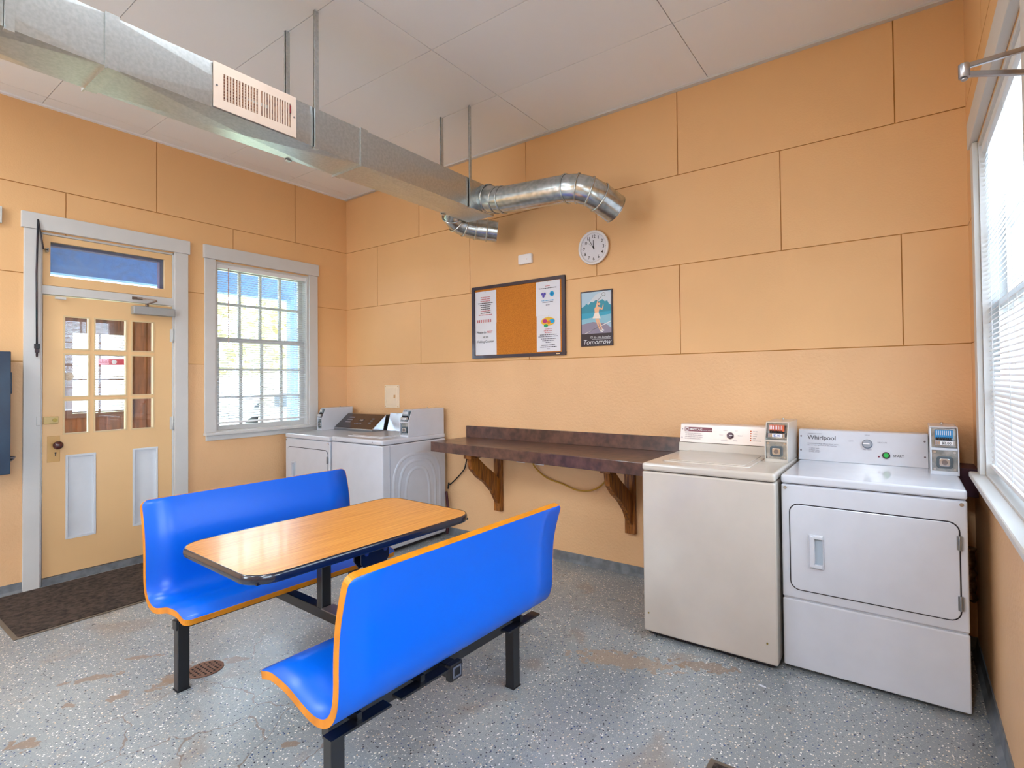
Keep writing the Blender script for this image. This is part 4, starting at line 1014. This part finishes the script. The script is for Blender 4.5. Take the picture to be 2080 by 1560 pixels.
for x in (a+.075, b-.13): MB().disc((x, f-.003, .958), (0, -1, 0), .004, .002, 10).build('screw', mat('screw_dark', '#6E6A76'), w2)

# dark box on the wall behind the right dryer
tag(MB().box(W-.085, W-.002, -.215, -.015, .86, 1.005).build('utility_box', mat('box_maroon', '#43203A', .5), None, .003), 'dark maroon utility box on the wall behind the right dryer', 'box')
# crumpled foil exhaust duct
mb = MB(); pts = []; rad = []
for q_ in range(22):
    pts.append((5.545+.006*math.sin(q_*1.3), -.10-.0, .30+q_*.013)); rad.append(.026+(.006 if q_ % 2 else 0))
mb.tube(pts, rad, 16)
ex = mb.build('exhaust_duct', mat('foil_rusty', '#A58A70', .35, .7, noise=(40, '#6B4A34', .5)))
tag(ex, 'rusty crumpled exhaust duct between the right dryer and the wall', 'exhaust duct')

# ------------------------------------------------------------------ vending/change machine at the left edge
vm_ = empty('coin_changer', (0.002, -3.0, .874)); tag(vm_, 'dark blue wall mounted coin machine cut off by the left edge', 'coin machine')
M_vb = mat('blue_grey_enamel', '#132740', .35, noise=(4, '#1E3850', .2))
MB().box(0, .19, -.32, .268, 0, .842).build('cabinet', M_vb, vm_, .004)
MB().box(.02, .11, .268, .288, .55, .70).build('lock_lug', M_vb, vm_, .003)
MB().box(.04, .10, .268, .280, .62, .735).build('hinge_plate', M_vb, vm_, .002)
mb = MB(); c0 = Vector((.13, .268, .115)); vs = []; fs = []; n1_, n2_ = 12, 6
for i_ in range(n2_+1):
    for j in range(n1_+1):
        th_ = math.pi*i_/n2_/1.0; ph_ = -math.pi*j/n1_
        vs.append(c0+Vector((.034*math.cos(th_), .036*math.sin(th_)*math.cos(0)*max(0, 1)*1.0*abs(math.cos(ph_*.0)), 0))*math.cos(ph_*.5)+Vector((0, 0, -.036*math.sin(-ph_*.5))))
for i_ in range(n2_):
    for j in range(n1_): fs.append((i_*(n1_+1)+j, (i_+1)*(n1_+1)+j, (i_+1)*(n1_+1)+j+1, i_*(n1_+1)+j+1))
mb.add(vs, fs, None, True); mb.build('coin_cup', mat('cup_chrome', '#8E8C98', .2, 1.), vm_)

# ------------------------------------------------------------------ floor things
def floor_mat(name, x0, x1, y0, y1, label, rib=False):
    mt = empty(name, ((x0+x1)/2, (y0+y1)/2, 0)); tag(mt, label, 'mat'); hx, hy = (x1-x0)/2, (y1-y0)/2
    MB().box(-hx, hx, -hy, hy, .0005, .005).build('rubber_border', M_matedge, mt, .001)
    MB().box(-hx+.022, hx-.022, -hy+.022, hy-.022, .004, .010).build('carpet_pile', M_mat, mt, .001)
floor_mat('door_mat', .035, .972, -2.85, -1.50, 'dark brown carpet mat on the floor in front of the panelled door')
floor_mat('floor_mat', 4.63, 5.45, -2.40, -1.575, 'dark floor mat corner at the bottom edge, in front of the right machines')
dg = empty('floor_drain', (2.25, -2.372, 0)); tag(dg, 'round rusty brown floor drain beside the far bench leg', 'drain')
M_dr = mat('drain_rust', '#8D6A58', .55, .3, noise=(30, '#75503E', .4))
MB().disc((0, 0, .0002), (0, 0, 1), .083, .003, 40).build('drain_plate', M_dr, dg)
mb = MB()
for i_ in range(-3, 4):
    for j in range(-3, 4):
        x, y = i_*.022+(.011 if j % 2 else 0), j*.020
        if math.hypot(x, y) < .072: mb.box(x-.0065, x+.0065, y-.004, y+.004, .0030, .0036)
mb.build('drain_holes', mat('hole_black', '#120B0A', .9), dg)
mb = MB(); mb.prism([(-.02, -.004), (.0, -.008), (.02, -.003), (.018, .004), (-.015, .005)], .0005, .002, 'z')
sc_o = mb.build('paper_scrap', M_paper); sc_o.location = (4.69, -.963, 0); sc_o.rotation_euler = (0, 0, -.3); tag(sc_o, 'tiny white paper scrap on the floor before the right dryer', 'scrap')

# ------------------------------------------------------------------ booth table with two benches (one welded unit)
TH = 1.5419
un = empty('booth_table', (3.0131, -2.0635, 0), TH)          # local +x runs to the back wall, local -y towards the camera side
tag(un, 'wood grain booth table joined to two curved blue benches by a black steel frame', 'booth table')
# local frame: a = x, b = -y
la, wt_ = .555, .347; sxo = -.033; ht = .781
top = MB(); top.prism([(x+sxo, y) for x, y in rrect(-la, la, -wt_, wt_, .105, 10)], ht-.024, ht, 'z')
tt = top.build('tabletop', M_wood, un)
# bullnose band
loop = [(x+sxo, y) for x, y in rrect(-la, la, -wt_, wt_, .105, 10)]
prof = [(.000, .0005), (.003, .0015), (.007, -.002), (.0095, -.009), (.0105, -.018), (.0095, -.028), (.006, -.034), (.0, -.036), (-.03, -.036)]
vs = []; n = len(loop)
for i_ in range(n):
    p0, p1, p2 = Vector(loop[i_-1]), Vector(loop[i_]), Vector(loop[(i_+1) % n]); t_ = (p2-p0).normalized(); nn = Vector((t_.y, -t_.x))
    for o_, z in prof: vs.append((p1.x+nn.x*o_, p1.y+nn.y*o_, ht+z))
kp = len(prof); fs = [(i_*kp+j, ((i_+1) % n)*kp+j, ((i_+1) % n)*kp+j+1, i_*kp+j+1) for i_ in range(n) for j in range(kp-1)]
MB().add(vs, fs, None, True).build('edge_band', mat('edge_rubber', '#141A2C', .22, coat=.6), tt)
MB().box(-la+sxo+.02, la+sxo-.02, -wt_+.02, wt_-.02, ht-.034, ht-.025).build('underside', M_blackp, tt)

def catmull(P, n=5):
    out = []
    for i_ in range(len(P)-1):
        a, b, c, e = [Vector(P[j]) for j in (max(i_-1, 0), i_, i_+1, min(i_+2, len(P)-1))]
        for k_ in range(n):
            t = k_/n; out.append(.5*((2*b)+(-a+c)*t+(2*a-5*b+4*c-e)*t*t+(-a+3*b-3*c+e)*t**3))
    out.append(Vector(P[-1])); return out
inner = [(.322, .438), (.395, .458), (.447, .460), (.531, .450), (.61, .428), (.676, .413), (.728, .414), (.771, .434), (.797, .475), (.806, .534), (.807, .609), (.812, .687), (.822, .75), (.841, .822), (.866, .897)]
def bench(sgn, off, nm):
    """sgn=+1 near bench (towards +b), -1 far bench"""
    C = catmull(inner, 4); n = len(C); th = .027; La = .560; R = .030
    In = []; Out = []; S = [0]
    for i_ in range(n):
        t = (C[min(i_+1, n-1)]-C[max(i_-1, 0)]).normalized(); nr = Vector((t.y, -t.x))   # outward = away from sitter
        In.append(C[i_]); Out.append(C[i_]+nr*th)
        if i_: S.append(S[-1]+(C[i_]-C[i_-1]).length)
    LT = S[-1]
    def hw(s):
        d_ = min(s, LT-s)
        return La-(R-math.sqrt(max(R*R-(R-d_)**2, 0)) if d_ < R else 0)
    def to(a, p): return (a, -sgn*(p[0]+off), p[1])
    # resample ends finely for round corners
    idx = list(range(n)); ext = []
    def at(arr, s):
        for i_ in range(n-1):
            if S[i_+1] >= s: u = (s-S[i_])/(S[i_+1]-S[i_]); return arr[i_].lerp(arr[i_+1], u)
        return arr[-1]
    ss = sorted(set([0, .002, .006, .012, .02, .03]+[s for s in S if .03 < s < LT-.03]+[LT-.03, LT-.02, LT-.012, LT-.006, LT-.002, LT]))
    m_ = len(ss); NA = 8
    mb = MB()
    for arr in (In, Out):
        vs = []
        for s in ss:
            h = hw(s); p = at(arr, s)
            for k_ in range(NA+1): vs.append(to(-h+2*h*k_/NA, p))
        mb.add(vs, [(i_*(NA+1)+k_, i_*(NA+1)+k_+1, (i_+1)*(NA+1)+k_+1, (i_+1)*(NA+1)+k_) for i_ in range(m_-1) for k_ in range(NA)], None, True)
    # rim faces
    rimI = []; rimO = []
    for s in ss: rimI.append((hw(s), s))
    for s in reversed(ss): rimI.append((-hw(s), s))
    vI = [to(a_, at(In, s)) for a_, s in rimI]; vO = [to(a_, at(Out, s)) for a_, s in rimI]; q = len(vI)
    mb.add(vI+vO, [(i_, (i_+1) % q, q+(i_+1) % q, q+i_) for i_ in range(q)])
    o = mb.build(nm, M_blue, un)
    # proud orange band around the rim
    band = MB(); g = .0022; vs = []
    for i_ in range(q):
        p = [Vector((rimI[j % q][0], rimI[j % q][1])) for j in (i_-1, i_, i_+1)]
        t = (p[2]-p[0]); t = t.normalized() if t.length > 1e-6 else Vector((0, 1)); o2_ = Vector((t.y, -t.x))
        if o2_.x*rimI[i_][0] < 0 and abs(o2_.x) > .3: o2_ = -o2_
        a_, s = rimI[i_]
        tg = (at(In, min(s+.01, LT))-at(In, max(s-.01, 0))).normalized()
        dv = Vector((o2_.x*g, tg.x*o2_.y*g*1.0, tg.y*o2_.y*g))
        def mv(arr): 
            pt = at(arr, s); return (a_+dv.x, -sgn*(pt[0]+dv.y+off), pt[1]+dv.z)
        base_i = to(a_, at(In, s)); base_o = to(a_, at(Out, s))
        vs += [base_i, mv(In), mv(Out), base_o]
    fs = []
    for i_ in range(q):
        p_, r_ = 4*i_, 4*((i_+1) % q)
        for j in range(3): fs.append((p_+j, r_+j, r_+j+1, p_+j+1))
    band.add(vs, fs); band.build('edge_band', M_band, o)
    return o
bn = bench(1, .0, 'bench'); bf = bench(-1, .028, 'bench')
# frame
for sgn in (1, -1):
    yb_ = -sgn*.655
    for sa in (-1, 1):
        lg = MB().sqtube((sa*.468, yb_, 0.004), (sa*.468, yb_, .335), .050, (0, 1, 0)).build('leg', M_black, un, .003)
        MB().sqtube((sa*.468, yb_, 0.0), (sa*.468, yb_, .006), .056, (0, 1, 0)).build('leg_cap', M_blackp, lg, .001)
    MB().sqtube((-.50, yb_, .318), (.50, yb_, .318), .046).build('seat_rail', M_black, un, .003)
    for sa in (-.43, -.16, .43):
        mb = MB(); mb.box(sa-.075, sa+.075, yb_-sgn*.145-.004, yb_-sgn*.145+.004, .34, .36) if False else None
        mb.box(sa-.06, sa+.06, -sgn*.60-.03, -sgn*.60+.03, .340, .386)
        if sgn > 0: mb.box(sa-.115, sa+.115, -sgn*.745-.02, -sgn*.735+.02, .340, .348)
        mb.box(sa-.01, sa+.01, min(-sgn*.745, -sgn*.6), max(-sgn*.745, -sgn*.6), .340, .372)
        mb.build('seat_bracket', M_black, un)
mb = MB(); mb.sqtube((0, .70, .318), (0, -.735, .318), .052)
cbm = mb.build('cross_beam', M_black, un, .003)
MB().box(-.033, .033, -.760, -.730, .285, .351).build('beam_end_cap', M_blackp, cbm, .004)
mb = MB()
for r in sub_rects((-.022, .022, .296, .340), [(-.016, .016, .302, .334)]): mb.box(r[0], r[1], -.763, -.759, r[2], r[3])
mb.build('cap_rim', mat('cap_grey', '#5C6070', .3), cbm)
for yy in (.20, -.20):
    ps = MB().sqtube((0, yy, .340), (0, yy, .72), .050, (0, 1, 0)).build('table_post', M_black, un, .003)
    MB().box(-.42, .36, yy-.022, yy+.022, .700, .745).build('table_rail', M_black, un, .003)
    mb = MB(); mb.prism([(-.075, .745), (.075, .745), (.075, .66), (.05, .625), (-.05, .625), (-.075, .66)], yy-.031, yy-.023, 'y'); mb.prism([(-.075, .745), (.075, .745), (.075, .66), (.05, .625), (-.05, .625), (-.075, .66)], yy+.023, yy+.031, 'y')
    mb.build('post_bracket', M_black, ps, .002)
    for xx in (-.05, .05):
        for sg in (-1, 1): MB().disc((xx, yy+sg*.031, .70), (0, sg, 0), .010, .008, 6, smooth=False).build('bolt', mat('bolt', '#5A6A90', .3, .8), ps)
MB().box(-.034, .034, -.17, .17, .344, .350).build('beam_plate', mat('worn_plate', '#8A7F80', .3, .6), cbm)
